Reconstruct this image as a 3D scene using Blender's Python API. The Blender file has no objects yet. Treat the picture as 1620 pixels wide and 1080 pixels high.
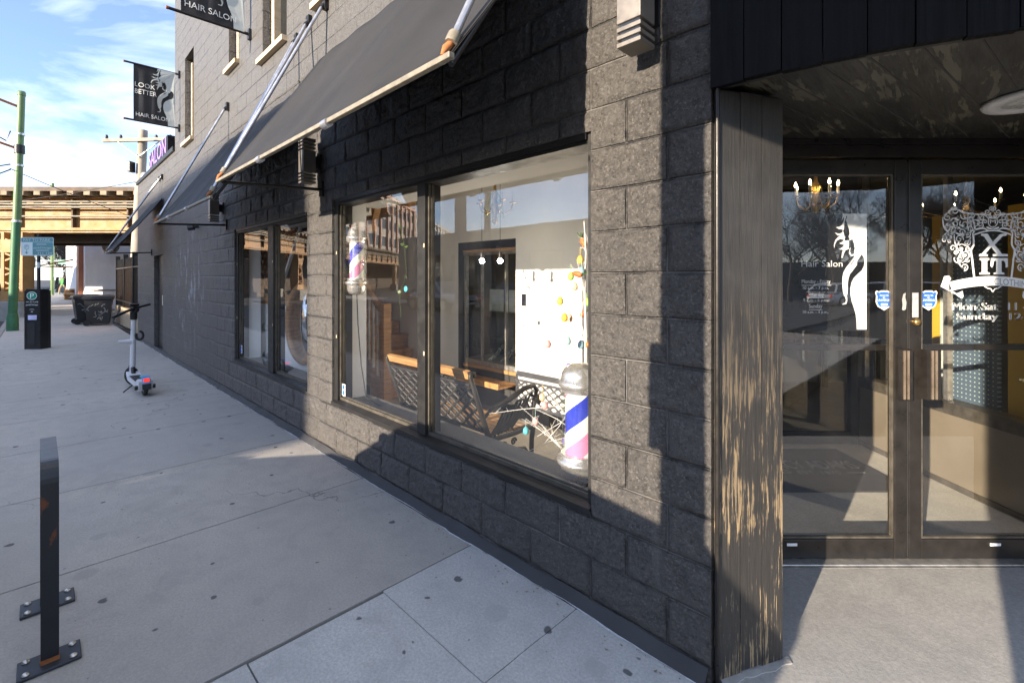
import bpy, bmesh, math, random
from mathutils import Vector, Matrix, noise
R = math.radians
random.seed(7)
sc = bpy.context.scene
col = sc.collection

# ------------------------------------------------------------------ camera
cam_data = bpy.data.cameras.new('camera')
cam = bpy.data.objects.new('camera', cam_data)
col.objects.link(cam)
cam.location = (0, 0, 1.5)
cam.rotation_euler = (R(90), 0, 0)
cam_data.sensor_width = 36
cam_data.lens = 750 / 1620 * 36
cam_data.shift_y = -100 / 1620
cam_data.clip_start = 0.05
cam_data.clip_end = 2000
sc.camera = cam

# ------------------------------------------------------------------ world, sun, exposure
SUN_DIR = Vector((.677, .735, 0)).normalized()          # horizontal travel of the light
SUN_EL = 13.0
w = bpy.data.worlds.new('World')
sc.world = w
w.use_nodes = True
nt = w.node_tree
nt.nodes.clear()
wo = nt.nodes.new('ShaderNodeOutputWorld')
bg = nt.nodes.new('ShaderNodeBackground')
bg.inputs['Strength'].default_value = 0.125
sky = nt.nodes.new('ShaderNodeTexSky')
sky.sky_type = 'NISHITA'
sky.sun_disc = False
sky.sun_elevation = R(SUN_EL)
sky.sun_rotation = math.atan2(-SUN_DIR.x, -SUN_DIR.y)
sky.air_density = 1.0
sky.dust_density = 0.15
sky.ozone_density = 2.0
tc = nt.nodes.new('ShaderNodeTexCoord')
mp = nt.nodes.new('ShaderNodeMapping')
mp.inputs['Scale'].default_value = (1.3, 1.3, 5.0)
mp.inputs['Rotation'].default_value = (R(6), R(-10), R(20))
nz = nt.nodes.new('ShaderNodeTexNoise')
nz.inputs['Scale'].default_value = 1.9
nz.inputs['Detail'].default_value = 9
nz.inputs['Roughness'].default_value = 0.58
nz.inputs['Distortion'].default_value = 0.7
cr = nt.nodes.new('ShaderNodeValToRGB')
cr.color_ramp.elements[0].position = 0.40
cr.color_ramp.elements[0].color = (0.06, 0.06, 0.06, 1)
cr.color_ramp.elements[1].position = 0.72
cr.color_ramp.elements[1].color = (.95, .95, .95, 1)
mx = nt.nodes.new('ShaderNodeMix')
mx.data_type = 'RGBA'
mx.inputs[7].default_value = (5.7, 6.2, 6.8, 1)        # sunlit thin cloud
nt.links.new(tc.outputs['Generated'], mp.inputs['Vector'])
nt.links.new(mp.outputs['Vector'], nz.inputs['Vector'])
nt.links.new(nz.outputs['Fac'], cr.inputs['Fac'])
nt.links.new(cr.outputs['Color'], mx.inputs[0])
tn = nt.nodes.new('ShaderNodeMix'); tn.data_type = 'RGBA'; tn.blend_type = 'MULTIPLY'; tn.inputs[0].default_value = 1
tn.inputs[7].default_value = (1.0, 1.02, 1.30, 1)        # clear winter blue
nt.links.new(sky.outputs['Color'], tn.inputs[6]); nt.links.new(tn.outputs[2], mx.inputs[6])
nt.links.new(mx.outputs[2], bg.inputs['Color'])
nt.links.new(bg.outputs[0], wo.inputs['Surface'])

sun_l = bpy.data.lights.new('sun', 'SUN')
sun_l.energy = 5.0
sun_l.angle = R(0.5)
sun_l.color = (1.0, 0.86, 0.68)
sun = bpy.data.objects.new('sun', sun_l)
col.objects.link(sun)
tv = Vector((SUN_DIR.x * math.cos(R(SUN_EL)), SUN_DIR.y * math.cos(R(SUN_EL)), -math.sin(R(SUN_EL))))
sun.rotation_euler = tv.to_track_quat('-Z', 'Y').to_euler()
sun.location = (-20, -20, 12)

sc.view_settings.view_transform = 'Standard'
sc.view_settings.look = 'None'
sc.view_settings.exposure = 1.4
sc.view_settings.gamma = 1.0
sc.view_settings.use_curve_mapping = False
try:
    sc.cycles.use_denoising = True
    sc.cycles.max_bounces = 14
    sc.cycles.diffuse_bounces = 8
    sc.cycles.transparent_max_bounces = 16
    sc.cycles.caustics_reflective = False
    sc.cycles.caustics_refractive = False
    sc.cycles.sample_clamp_indirect = 6
except Exception:
    pass

# ------------------------------------------------------------------ text outlines (made while the scene is still empty)
TEXTS = ['LOOK', 'BETTER', 'HAIR SALON', 'SALON', 'PAY TO PARK', 'P', 'Hair Salon', 'Monday - Friday', '10 a.m. - 7 p.m.', 'Saturday', '9 a.m. - 6 p.m.',
         'Sunday', '10 a.m. - 4 p.m.', 'PULL', 'M', 'EUROPEAN CLOTHING', 'Mon-Sat  11 -', 'Sunday  12-', 'STACY ADAMS', 'EST. 1875', 'PROTECTED', 'BY', 'UNIVERSAL',
         'PAY BY PLATE', 'parkChicago', '311 124', 'U', 'L']
TXT = {}
for t_ in TEXTS:
    cu = bpy.data.curves.new('t', 'FONT')
    cu.body = t_
    cu.resolution_u = 3
    ob_ = bpy.data.objects.new('t', cu)
    col.objects.link(ob_)
    dg = bpy.context.evaluated_depsgraph_get()
    me_ = bpy.data.meshes.new_from_object(ob_.evaluated_get(dg))
    xs = [v.co.x for v in me_.vertices]; ys = [v.co.y for v in me_.vertices]
    x0, x1, y0, y1 = min(xs), max(xs), min(ys), max(ys)
    TXT[t_] = ([((v.co.x - x0) / (x1 - x0), (v.co.y - y0) / (y1 - y0)) for v in me_.vertices], [tuple(p.vertices) for p in me_.polygons])
    bpy.data.objects.remove(ob_)
    bpy.data.meshes.remove(me_)
    bpy.data.curves.remove(cu)

# ------------------------------------------------------------------ frames: W = along the shop wall (s along, p outward, z up), D = camera axes
P0 = Vector((.748, 1.752, 0))
MW = Matrix.Translation(P0) @ Matrix.Rotation(R(135), 4, 'Z')
MD = Matrix.Identity(4)
FR = {'W': MW, 'D': MD}

def WP(px, py, p):
    """wall frame point on the vertical sheet p that the picture point (px, py) of the photograph shows"""
    r = (px - 810) / 750; c = 2.5 - math.sqrt(2) * p
    Y = c / (1 + r); X = r * Y
    return (((Y - 1.752) - (X - .748)) / math.sqrt(2), p, 1.5 + (440 - py) * Y / 750)

class MB:
    def __init__(s): s.v = []; s.f = []; s.sm = []
    def add(s, vs, fs, smooth=False):
        n = len(s.v); s.v += [tuple(v) for v in vs]
        for f in fs: s.f.append(tuple(i + n for i in f)); s.sm.append(smooth)
        return s
    def box(s, x0, x1, y0, y1, z0, z1):
        x0, x1 = min(x0, x1), max(x0, x1); y0, y1 = min(y0, y1), max(y0, y1); z0, z1 = min(z0, z1), max(z0, z1)
        return s.add([(x0, y0, z0), (x1, y0, z0), (x1, y1, z0), (x0, y1, z0), (x0, y0, z1), (x1, y0, z1), (x1, y1, z1), (x0, y1, z1)],
                     [(3, 2, 1, 0), (4, 5, 6, 7), (0, 1, 5, 4), (1, 2, 6, 5), (2, 3, 7, 6), (3, 0, 4, 7)])
    def bbox(s, x0, x1, y0, y1, z0, z1, b=.01):
        """box with chamfered edges"""
        bm = bmesh.new(); bmesh.ops.create_cube(bm, size=1)
        for v in bm.verts:
            v.co = Vector(((x0 + x1) / 2 + v.co.x * (x1 - x0), (y0 + y1) / 2 + v.co.y * (y1 - y0), (z0 + z1) / 2 + v.co.z * (z1 - z0)))
        bmesh.ops.bevel(bm, geom=bm.edges[:], offset=b, segments=2, affect='EDGES', profile=.5)
        bm.verts.index_update()
        s.add([v.co[:] for v in bm.verts], [[v.index for v in f.verts] for f in bm.faces]); bm.free(); return s
    def obox(s, o, ax, ay, az):
        o = Vector(o); ax = Vector(ax); ay = Vector(ay); az = Vector(az)
        return s.add([o, o + ax, o + ax + ay, o + ay, o + az, o + ax + az, o + ax + ay + az, o + ay + az],
                     [(3, 2, 1, 0), (4, 5, 6, 7), (0, 1, 5, 4), (1, 2, 6, 5), (2, 3, 7, 6), (3, 0, 4, 7)])
    def quad(s, a, b, c, d): return s.add([a, b, c, d], [(0, 1, 2, 3)])
    def tube(s, pts, r, n=8, smooth=True, cap=True):
        pts = [Vector(p) for p in pts]; m = len(pts)
        rs = r if isinstance(r, (list, tuple)) else [r] * m
        vs = []; up = None
        for i, p in enumerate(pts):
            t = (pts[min(i + 1, m - 1)] - pts[max(i - 1, 0)])
            t = t.normalized() if t.length > 1e-9 else Vector((0, 0, 1))
            if up is None:
                up = Vector((0, 0, 1)) if abs(t.z) < .9 else Vector((1, 0, 0))
            a = t.cross(up)
            if a.length < 1e-4: a = t.cross(Vector((0, 1, 0)))
            a.normalize(); b = a.cross(t).normalized(); up = b
            for k in range(n):
                an = 2 * math.pi * (k + .5) / n
                vs.append(p + (a * math.cos(an) + b * math.sin(an)) * rs[i])
        fs = [(i * n + k, i * n + (k + 1) % n, (i + 1) * n + (k + 1) % n, (i + 1) * n + k) for i in range(m - 1) for k in range(n)]
        s.add(vs, fs, smooth and n > 4)
        if cap and n > 2:
            s.add(vs[:n], [tuple(range(n))]); s.add(vs[-n:], [tuple(reversed(range(n)))])
        return s
    def lathe(s, c, prof, n=24, axis='z', smooth=True, cap=True):
        c = Vector(c); vs = []; m = len(prof)
        for (r, h) in prof:
            for k in range(n):
                a = 2 * math.pi * k / n; x, y = r * math.cos(a), r * math.sin(a)
                vs.append(c + Vector((x, y, h) if axis == 'z' else ((x, h, y) if axis == 'y' else (h, x, y))))
        fs = [(i * n + k, i * n + (k + 1) % n, (i + 1) * n + (k + 1) % n, (i + 1) * n + k) for i in range(m - 1) for k in range(n)]
        s.add(vs, fs, smooth)
        if cap: s.add(vs[:n], [tuple(reversed(range(n)))]); s.add(vs[-n:], [tuple(range(n))])
        return s
    def ball(s, c, r, n=12, sz=1.0):
        return s.lathe(c, [(max(r * math.sin(math.pi * i / 8), 1e-4), -r * sz * math.cos(math.pi * i / 8)) for i in range(9)], n)
    def prism(s, poly, h0, h1, fn=lambda u, v, h: (u, v, h)):
        n = len(poly)
        s.add([fn(u, v, h0) for u, v in poly] + [fn(u, v, h1) for u, v in poly],
              [tuple(reversed(range(n))), tuple(range(n, 2 * n))] + [(i, (i + 1) % n, n + (i + 1) % n, n + i) for i in range(n)])
        return s
    def text(s, string, u0, u1, v0, v1, fn, th=.002):
        vs, fs = TXT[string]
        n = len(vs)
        P = [(u0 + (u1 - u0) * a, v0 + (v1 - v0) * b) for a, b in vs]
        s.add([fn(u, v, th) for u, v in P], fs)
        return s
    def ribbon(s, pts, wd, fn, h=.001):
        m = len(pts); vs = []
        for i, (x, y) in enumerate(pts):
            x0, y0 = pts[max(i - 1, 0)]; x1, y1 = pts[min(i + 1, m - 1)]
            dx, dy = x1 - x0, y1 - y0; L = math.hypot(dx, dy) or 1
            w_ = wd(i / (m - 1)) if callable(wd) else wd
            vs += [fn(x - dy / L * w_ / 2, y + dx / L * w_ / 2, h), fn(x + dy / L * w_ / 2, y - dx / L * w_ / 2, h)]
        s.add(vs, [(2 * i, 2 * i + 1, 2 * i + 3, 2 * i + 2) for i in range(m - 1)])
        return s

class T:
    """a top-level thing: an Empty (or one mesh) standing in frame fr at origin o; parts are children"""
    def __init__(s, name, label=None, cat=None, o=(0, 0, 0), fr='W', group=None, kind=None, mb=None, m=None):
        s.o = Vector(o); s.fr = fr
        if mb is not None:
            s.ob = bpy.data.objects.new(name, mesh_of(name, mb, m, s.o))
        else:
            s.ob = bpy.data.objects.new(name, None); s.ob.empty_display_size = .1
        col.objects.link(s.ob)
        F = FR[fr]
        s.ob.location = F @ s.o
        s.ob.rotation_euler = F.to_euler()
        if label: s.ob['label'] = label
        if cat: s.ob['category'] = cat
        if group: s.ob['group'] = group
        if kind: s.ob['kind'] = kind
    def part(s, name, mb, m, parent=None, label=None):
        ob = bpy.data.objects.new(name, mesh_of(name, mb, m, s.o))
        col.objects.link(ob); ob.parent = parent or s.ob
        if label: ob['label'] = label
        return ob

def mesh_of(name, mb, m, o):
    me = bpy.data.meshes.new(name)
    me.from_pydata([(x - o.x, y - o.y, z - o.z) for x, y, z in mb.v], [], mb.f)
    me.polygons.foreach_set('use_smooth', mb.sm)
    if isinstance(m, (list, tuple)):
        for q in m: me.materials.append(q)
    elif m: me.materials.append(m)
    me.validate()
    return me

def dup(t, dx=(0, 0, 0), o=None, label=None, group=None):
    c = t.ob.copy(); col.objects.link(c)
    n = object.__new__(T); n.o = Vector(o) if o is not None else t.o + Vector(dx); n.fr = t.fr; n.ob = c
    c.location = FR[t.fr] @ n.o
    if label: c['label'] = label
    if group: c['group'] = group
    def rec(src, dst):
        for ch in list(src.children):
            if ch.name == dst.name: continue
            k = ch.copy(); col.objects.link(k); k.parent = dst; rec(ch, k)
    rec(t.ob, c)
    return n

# ------------------------------------------------------------------ materials
def newmat(name):
    m = bpy.data.materials.new(name); m.use_nodes = True
    return m, m.node_tree, m.node_tree.nodes['Principled BSDF']
def nd(nt, t, ins=None, **pr):
    n = nt.nodes.new('ShaderNode' + t)
    for k, v in pr.items(): setattr(n, k, v)
    for k, v in (ins or {}).items():
        if isinstance(v, bpy.types.NodeSocket): nt.links.new(v, n.inputs[k])
        else: n.inputs[k].default_value = v
    return n
def mth(nt, op, a, b=0.0, c=None):
    i = {0: a, 1: b}
    if c is not None: i[2] = c
    return nd(nt, 'Math', i, operation=op).outputs[0]
def mixc(nt, f, a, b):
    n = nd(nt, 'Mix', None, data_type='RGBA')
    for k, v in ((0, f), (6, a), (7, b)):
        if isinstance(v, bpy.types.NodeSocket): nt.links.new(v, n.inputs[k])
        else: n.inputs[k].default_value = v if k == 0 else (tuple(v) + (1,) if len(v) == 3 else v)
    return n.outputs[2]
def ramp(nt, f, a, b, ca=0.0, cb=1.0):
    n = nd(nt, 'MapRange', {0: f, 1: a, 2: b, 3: ca, 4: cb}); n.clamp = True
    return n.outputs[0]
def objco(nt, scale=(1, 1, 1), loc=(0, 0, 0), rot=(0, 0, 0)):
    t = nd(nt, 'TexCoord')
    return nd(nt, 'Mapping', {0: t.outputs['Object'], 1: loc, 2: rot, 3: scale}).outputs[0]
def noi(nt, vec, scale, detail=4, rough=.55, dist=0):
    return nd(nt, 'TexNoise', {'Vector': vec, 'Scale': scale, 'Detail': detail, 'Roughness': rough, 'Distortion': dist}).outputs[0]
def bump(nt, h, strength=.5, dist=.01, nrm=None):
    i = {'Height': h, 'Strength': strength, 'Distance': dist}
    if nrm is not None: i['Normal'] = nrm
    return nd(nt, 'Bump', i).outputs[0]

def M(name, c, rough=.5, metal=0.0, var=.25, vs=6.0, bs=40.0, bst=.15, stretch=(1, 1, 1), spec=.5, emit=None, es=0, grime=0.0):
    m, nt, p = newmat(name)
    co = objco(nt, stretch)
    a = tuple(x * (1 - var) for x in c); b = tuple(min(1, x * (1 + var)) for x in c)
    f = ramp(nt, noi(nt, co, vs, 6, .6), .3, .7)
    cc = mixc(nt, f, a, b)
    if grime:
        g = ramp(nt, noi(nt, co, vs * 2.7, 8, .7), .52, .72)
        cc = mixc(nt, mth(nt, 'MULTIPLY', g, grime), cc, tuple(x * .35 for x in c))
    nt.links.new(cc, p.inputs['Base Color'])
    nt.links.new(ramp(nt, noi(nt, co, vs * 2, 4), .3, .7, max(.02, rough - .08), min(1, rough + .1)), p.inputs['Roughness'])
    p.inputs['Metallic'].default_value = metal
    p.inputs['Specular IOR Level'].default_value = spec
    if bst: nt.links.new(bump(nt, noi(nt, co, bs, 4), bst, .004), p.inputs['Normal'])
    if emit:
        p.inputs['Emission Color'].default_value = tuple(emit) + (1,); p.inputs['Emission Strength'].default_value = es
    return m

def block_mat(name, base, width=.37, row=.1845, ox=.004, oz=.047, mortar=(.03, .03, .033), stain=True, bstr=1.0, upper=None):
    m, nt, p = newmat(name)
    t = nd(nt, 'TexCoord'); sp = nd(nt, 'SeparateXYZ', {0: t.outputs['Object']})
    s, pp, z = sp.outputs
    # a little waviness so that the courses are not ruled
    wob = noi(nt, t.outputs['Object'], 3.0, 3)
    zz = mth(nt, 'ADD', mth(nt, 'SUBTRACT', z, oz), mth(nt, 'MULTIPLY', mth(nt, 'SUBTRACT', wob, .5), .007))
    ss = mth(nt, 'ADD', mth(nt, 'SUBTRACT', s, ox), mth(nt, 'MULTIPLY', mth(nt, 'SUBTRACT', noi(nt, t.outputs['Object'], 5.0, 2), .5), .008))
    v = nd(nt, 'CombineXYZ', {0: ss, 1: zz, 2: 0.0}).outputs[0]
    br = nd(nt, 'TexBrick', {'Vector': v, 'Color1': (0, 0, 0, 1), 'Color2': (1, 1, 1, 1), 'Mortar': (.5, .5, .5, 1), 'Scale': 1.0, 'Mortar Size': .006, 'Mortar Smooth': .7,
                             'Bias': 0.0, 'Brick Width': width, 'Row Height': row}, offset=.5, offset_frequency=2)
    mort = br.outputs['Fac']; rnd = br.outputs['Color']
    co = t.outputs['Object']
    n1 = noi(nt, co, 34, 10, .74); n2 = noi(nt, co, 11, 5, .65); n3 = noi(nt, co, 150, 4, .65); n4 = noi(nt, co, 1.6, 5, .6)
    lo = tuple(x * .40 for x in base); hi = tuple(x * 1.7 for x in base)
    c = mixc(nt, ramp(nt, n1, .32, .68), lo, hi)
    c = mixc(nt, mth(nt, 'MULTIPLY', rnd, .35), c, tuple(x * 1.5 for x in base))
    c = mixc(nt, ramp(nt, n4, .45, .75, 0, .5), c, tuple(x * .6 for x in base))
    if upper:
        c2 = mixc(nt, ramp(nt, n1, .32, .68), tuple(x * .75 for x in upper), tuple(x * 1.25 for x in upper))
        c2 = mixc(nt, ramp(nt, n2, .45, .7, 0, .6), c2, tuple(x * .7 for x in upper))
        c = mixc(nt, ramp(nt, mth(nt, 'ADD', z, mth(nt, 'MULTIPLY', n4, .5)), 3.2, 3.9), c, c2)
    # mortar: mostly dark, in places chalky
    mc = mixc(nt, ramp(nt, noi(nt, co, 2.3, 4), .44, .58), mortar, tuple(min(1, x * 2.3 + .05) for x in base))
    c = mixc(nt, mth(nt, 'MULTIPLY', mort, .85), c, mc)
    # gloss speckle of the rough face put into the colour: bright glints, dark pits
    fl = ramp(nt, noi(nt, co, 95, 3, .6), .55, .70)
    c = mixc(nt, mth(nt, 'MULTIPLY', fl, .75), c, mixc(nt, ramp(nt, z, 3.2, 3.9), tuple(min(1, x * 2.6) for x in base), tuple(min(1, x * 4) for x in base)))
    dk = ramp(nt, noi(nt, co, 72, 4, .65), .45, .33)
    c = mixc(nt, mth(nt, 'MULTIPLY', dk, .75), c, tuple(x * .22 for x in base))
    drip = ramp(nt, noi(nt, nd(nt, 'Mapping', {0: co, 3: (7, 7, .7)}).outputs[0], 1.0, 6, .7), .60, .72, 0, .35)
    c = mixc(nt, drip, c, tuple(min(1, x * 2.2 + .02) for x in base))
    if stain:
        st = noi(nt, nd(nt, 'Mapping', {0: co, 3: (6.5, 6.5, 2.0)}).outputs[0], 1.0, 8, .8)
        reg = mth(nt, 'MULTIPLY', ramp(nt, mth(nt, 'ABSOLUTE', mth(nt, 'SUBTRACT', s, 8.7)), 0.3, 1.3, 1, 0), ramp(nt, mth(nt, 'ABSOLUTE', mth(nt, 'SUBTRACT', z, 1.35)), .5, 1.1, 1, 0))
        c = mixc(nt, mth(nt, 'MULTIPLY', ramp(nt, st, .535, .60), mth(nt, 'MULTIPLY', reg, .8)), c, (.42, .45, .52))
        # dirt at the foot
        c = mixc(nt, mth(nt, 'MULTIPLY', ramp(nt, z, .02, .3, .6, 0), ramp(nt, n2, .4, .6)), c, (.10, .09, .08))
    nt.links.new(c, p.inputs['Base Color'])
    nt.links.new(ramp(nt, n1, .3, .7, .34, .6), p.inputs['Roughness'])
    p.inputs['Specular IOR Level'].default_value = .5
    h = mth(nt, 'ADD', mth(nt, 'MULTIPLY', n1, 1.0), mth(nt, 'MULTIPLY', n2, 1.0))
    h = mth(nt, 'ADD', h, mth(nt, 'MULTIPLY', n3, .25))
    h = mth(nt, 'SUBTRACT', h, mth(nt, 'MULTIPLY', mort, .9))
    nt.links.new(bump(nt, h, bstr, .021), p.inputs['Normal'])
    return m

def wood_mat(name, dark, pale, amount, grain=(34, 34, 1.1), rough=.5, planks=None, zfade=None, bst=.5, spec=.5):
    """painted boards, worn through to pale wood along the grain"""
    m, nt, p = newmat(name)
    co = objco(nt); t = nd(nt, 'SeparateXYZ', {0: co})
    gv = nd(nt, 'Mapping', {0: co, 3: grain}).outputs[0]
    g = noi(nt, gv, 1.0, 8, .7, .4); g2 = noi(nt, nd(nt, 'Mapping', {0: co, 3: tuple(x * 3 for x in grain)}).outputs[0], 1.0, 5, .6)
    big = noi(nt, co, 3.2, 4)
    wear = mth(nt, 'ADD', mth(nt, 'ADD', mth(nt, 'MULTIPLY', g, .55), mth(nt, 'MULTIPLY', g2, .2)), mth(nt, 'MULTIPLY', big, .35))
    th = .66 - amount
    wr = ramp(nt, wear, th, th + .02)
    if zfade: wr = mth(nt, 'MULTIPLY', wr, ramp(nt, mth(nt, 'ADD', t.outputs[2], mth(nt, 'MULTIPLY', big, .8)), zfade[0], zfade[1], 1, 0))
    base = mixc(nt, ramp(nt, g, .3, .7), tuple(x * .65 for x in dark), tuple(x * 1.5 for x in dark))
    base = mixc(nt, ramp(nt, big, .5, .7, 0, .6), base, tuple(x * 2.0 for x in dark))
    pw = mixc(nt, g2, tuple(x * .55 for x in pale), pale)
    c = mixc(nt, wr, base, pw)
    nt.links.new(c, p.inputs['Base Color'])
    nt.links.new(ramp(nt, g2, .3, .7, rough - .1, rough + .12), p.inputs['Roughness'])
    p.inputs['Specular IOR Level'].default_value = spec
    h = mth(nt, 'SUBTRACT', mth(nt, 'ADD', mth(nt, 'MULTIPLY', g, .8), mth(nt, 'MULTIPLY', g2, .35)), mth(nt, 'MULTIPLY', wr, .25))
    nt.links.new(bump(nt, h, bst, .006), p.inputs['Normal'])
    return m

def concrete_mat(name, base, warm, spots=True, scale=1.0, slabs=False):
    m, nt, p = newmat(name)
    co = objco(nt)
    n0 = noi(nt, co, .9, 5, .6); n1 = noi(nt, co, 6, 6, .65); n2 = noi(nt, co, 90, 4, .7); n3 = noi(nt, co, 320, 2, .6)
    c = mixc(nt, ramp(nt, n0, .3, .7), tuple(x * .86 for x in base), warm)
    c = mixc(nt, ramp(nt, n1, .42, .72, 0, .6), c, tuple(x * .66 for x in base))
    c = mixc(nt, ramp(nt, noi(nt, co, 2.2, 8, .75, 1.2), .52, .66, 0, .5), c, tuple(x * .60 for x in base))
    c = mixc(nt, ramp(nt, n2, .35, .65, 0, .65), c, tuple(x * .55 for x in base))
    c = mixc(nt, ramp(nt, n3, .62, .75, 0, .5), c, tuple(min(1, x * 1.55) for x in base))
    if slabs:      # each slab poured a little differently, and a few hairline cracks
        sx = nd(nt, 'SeparateXYZ', {0: co})
        cell = mth(nt, 'ADD', mth(nt, 'FLOOR', mth(nt, 'DIVIDE', mth(nt, 'SUBTRACT', sx.outputs[0], 1.34), 1.262)), mth(nt, 'MULTIPLY', mth(nt, 'GREATER_THAN', sx.outputs[1], 1.62), 57.0))
        wn = nd(nt, 'TexWhiteNoise', {'W': cell}, noise_dimensions='1D').outputs[0]
        c = mixc(nt, mth(nt, 'MULTIPLY', wn, .5), c, tuple(x * .74 for x in base))
        dv = nd(nt, 'VectorMath', {0: nd(nt, 'TexNoise', {'Vector': co, 'Scale': 2.2, 'Detail': 6.0}).outputs['Color'], 1: (.9, .9, 0)}, operation='MULTIPLY').outputs[0]
        ce = nd(nt, 'TexVoronoi', {'Vector': nd(nt, 'VectorMath', {0: co, 1: dv}, operation='ADD').outputs[0], 'Scale': .42}, feature='DISTANCE_TO_EDGE', voronoi_dimensions='2D').outputs['Distance']
        ck = mth(nt, 'MULTIPLY', ramp(nt, ce, .0012, .0035, 1, 0), ramp(nt, noi(nt, co, .55, 2), .50, .56))
        c = mixc(nt, mth(nt, 'MULTIPLY', ck, .75), c, tuple(x * .3 for x in base))
    if spots:
        for sc_, r_, th, colr, op in ((3.1, .075, .55, (.07, .07, .075), .85), (7.0, .05, .8, (.08, .08, .08), .7), (2.3, .16, .72, tuple(x * .62 for x in base), .5)):
            dv = nd(nt, 'VectorMath', {0: co, 1: nd(nt, 'TexNoise', {'Vector': co, 'Scale': 16.0}).outputs['Color']}, operation='MULTIPLY_ADD')
            dv.inputs[1].default_value = (1, 1, 1)
            wob = nd(nt, 'VectorMath', {0: nd(nt, 'TexNoise', {'Vector': co, 'Scale': 14.0, 'Detail': 3.0}).outputs['Color'], 1: (.05, .05, .05)}, operation='MULTIPLY').outputs[0]
            vv = nd(nt, 'VectorMath', {0: co, 1: wob}, operation='ADD').outputs[0]
            flat = nd(nt, 'Mapping', {0: vv, 3: (1, 1, 0)}).outputs[0]
            vo = nd(nt, 'TexVoronoi', {'Vector': flat, 'Scale': sc_}, voronoi_dimensions='2D')
            rnd = nd(nt, 'SeparateColor', {0: vo.outputs['Color']}).outputs
            rr = mth(nt, 'MULTIPLY', rnd[1], r_)
            msk = mth(nt, 'MULTIPLY', ramp(nt, mth(nt, 'SUBTRACT', vo.outputs['Distance'], rr), -.012, .004, 1, 0), ramp(nt, rnd[0], th, th + .01))
            c = mixc(nt, mth(nt, 'MULTIPLY', msk, op), c, colr)
    nt.links.new(c, p.inputs['Base Color'])
    p.inputs['Roughness'].default_value = .82
    p.inputs['Specular IOR Level'].default_value = .35
    h = mth(nt, 'ADD', mth(nt, 'MULTIPLY', n2, .6), mth(nt, 'ADD', mth(nt, 'MULTIPLY', n3, .35), mth(nt, 'MULTIPLY', n1, .8)))
    nt.links.new(bump(nt, h, .35, .006), p.inputs['Normal'])
    return m

def glass_mat(name, f0=.17, tint=(1, 1, 1), smudge=.0):
    m, nt, p = newmat(name)
    nt.nodes.remove(p)
    out = nt.nodes['Material Output']
    ge = nd(nt, 'NewGeometry')
    co = objco(nt)
    d = nd(nt, 'VectorMath', {0: ge.outputs['Incoming'], 1: ge.outputs['Normal']}, operation='DOT_PRODUCT').outputs['Value']
    k = mth(nt, 'SUBTRACT', 1.0, mth(nt, 'ABSOLUTE', d))
    f = mth(nt, 'ADD', mth(nt, 'MULTIPLY', mth(nt, 'POWER', k, 5.0), 1 - f0), f0)
    nrm = bump(nt, noi(nt, co, 1.6, 2), .02, .05)
    tr = nd(nt, 'BsdfTransparent', {0: tuple(tint) + (1,)})
    gl = nd(nt, 'BsdfGlossy', {0: (1, 1, 1, 1), 'Roughness': .0, 'Normal': nrm})
    mxs = nd(nt, 'MixShader', {0: f, 1: tr.outputs[0], 2: gl.outputs[0]})
    last = mxs
    if smudge:
        df = nd(nt, 'BsdfDiffuse', {0: (.75, .74, .70, 1)})
        sm = mth(nt, 'MULTIPLY', ramp(nt, noi(nt, nd(nt, 'Mapping', {0: co, 3: (5, 5, 1.2)}).outputs[0], 2.0, 7, .7), .42, .75), smudge)
        last = nd(nt, 'MixShader', {0: sm, 1: mxs.outputs[0], 2: df.outputs[0]})
    nt.links.new(last.outputs[0], out.inputs['Surface'])
    return m

def stripe_mat(name, n=1.0, pitch=.34):
    """red-pink, white, blue helix round the local z axis"""
    m, nt, p = newmat(name)
    t = nd(nt, 'TexCoord'); sp = nd(nt, 'SeparateXYZ', {0: t.outputs['Object']})
    ang = mth(nt, 'DIVIDE', mth(nt, 'ARCTAN2', sp.outputs[1], sp.outputs[0]), 2 * math.pi)
    f = mth(nt, 'FRACT', mth(nt, 'ADD', mth(nt, 'ADD', mth(nt, 'DIVIDE', sp.outputs[2], pitch), mth(nt, 'MULTIPLY', ang, -n)), 10.0))
    r = nd(nt, 'ValToRGB', {0: f}); r.color_ramp.interpolation = 'CONSTANT'
    e = r.color_ramp.elements
    e[0].position = 0; e[0].color = (.85, .30, .55, 1)
    e[1].position = .27; e[1].color = (.9, .9, .9, 1)
    for q, cc in ((.5, (.04, .06, .55, 1)), (.77, (.9, .9, .9, 1))):
        x = e.new(q); x.color = cc
    nt.links.new(r.outputs[0], p.inputs['Base Color']); p.inputs['Roughness'].default_value = .25
    return m

block = block_mat('painted_block', (.072, .066, .061), upper=(.112, .108, .104), bstr=.9)
grey_block = block_mat('grey_block', (.34, .35, .37), mortar=(.25, .26, .28), stain=False, bstr=.5)
tan_block = block_mat('tan_block', (.34, .26, .17), mortar=(.25, .2, .15), stain=False, bstr=.6)
brick = block_mat('red_brick', (.30, .11, .055), width=.21, row=.072, mortar=(.26, .20, .15), stain=False, bstr=.4)
timber = wood_mat('worn_black_timber', (.029, .027, .025), (.44, .32, .18), .082, grain=(95, 95, 4.5), zfade=(.85, 1.9))
fascia_m = wood_mat('black_fascia_board', (.0035, .0037, .0045), (.02, .02, .02), -.1, rough=.6, bst=.7, spec=.12)
soffit_m = wood_mat('peeling_soffit', (.024, .023, .020), (.17, .16, .115), .075, grain=(15, 1.7, 15), rough=.42, bst=.8)
old_conc = concrete_mat('old_concrete', (.51, .475, .435), (.55, .50, .435), slabs=True)
new_conc = concrete_mat('new_concrete', (.61, .60, .575), (.65, .63, .585))
floor_conc = concrete_mat('smooth_concrete', (.47, .455, .435), (.50, .475, .43), spots=False)
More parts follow.
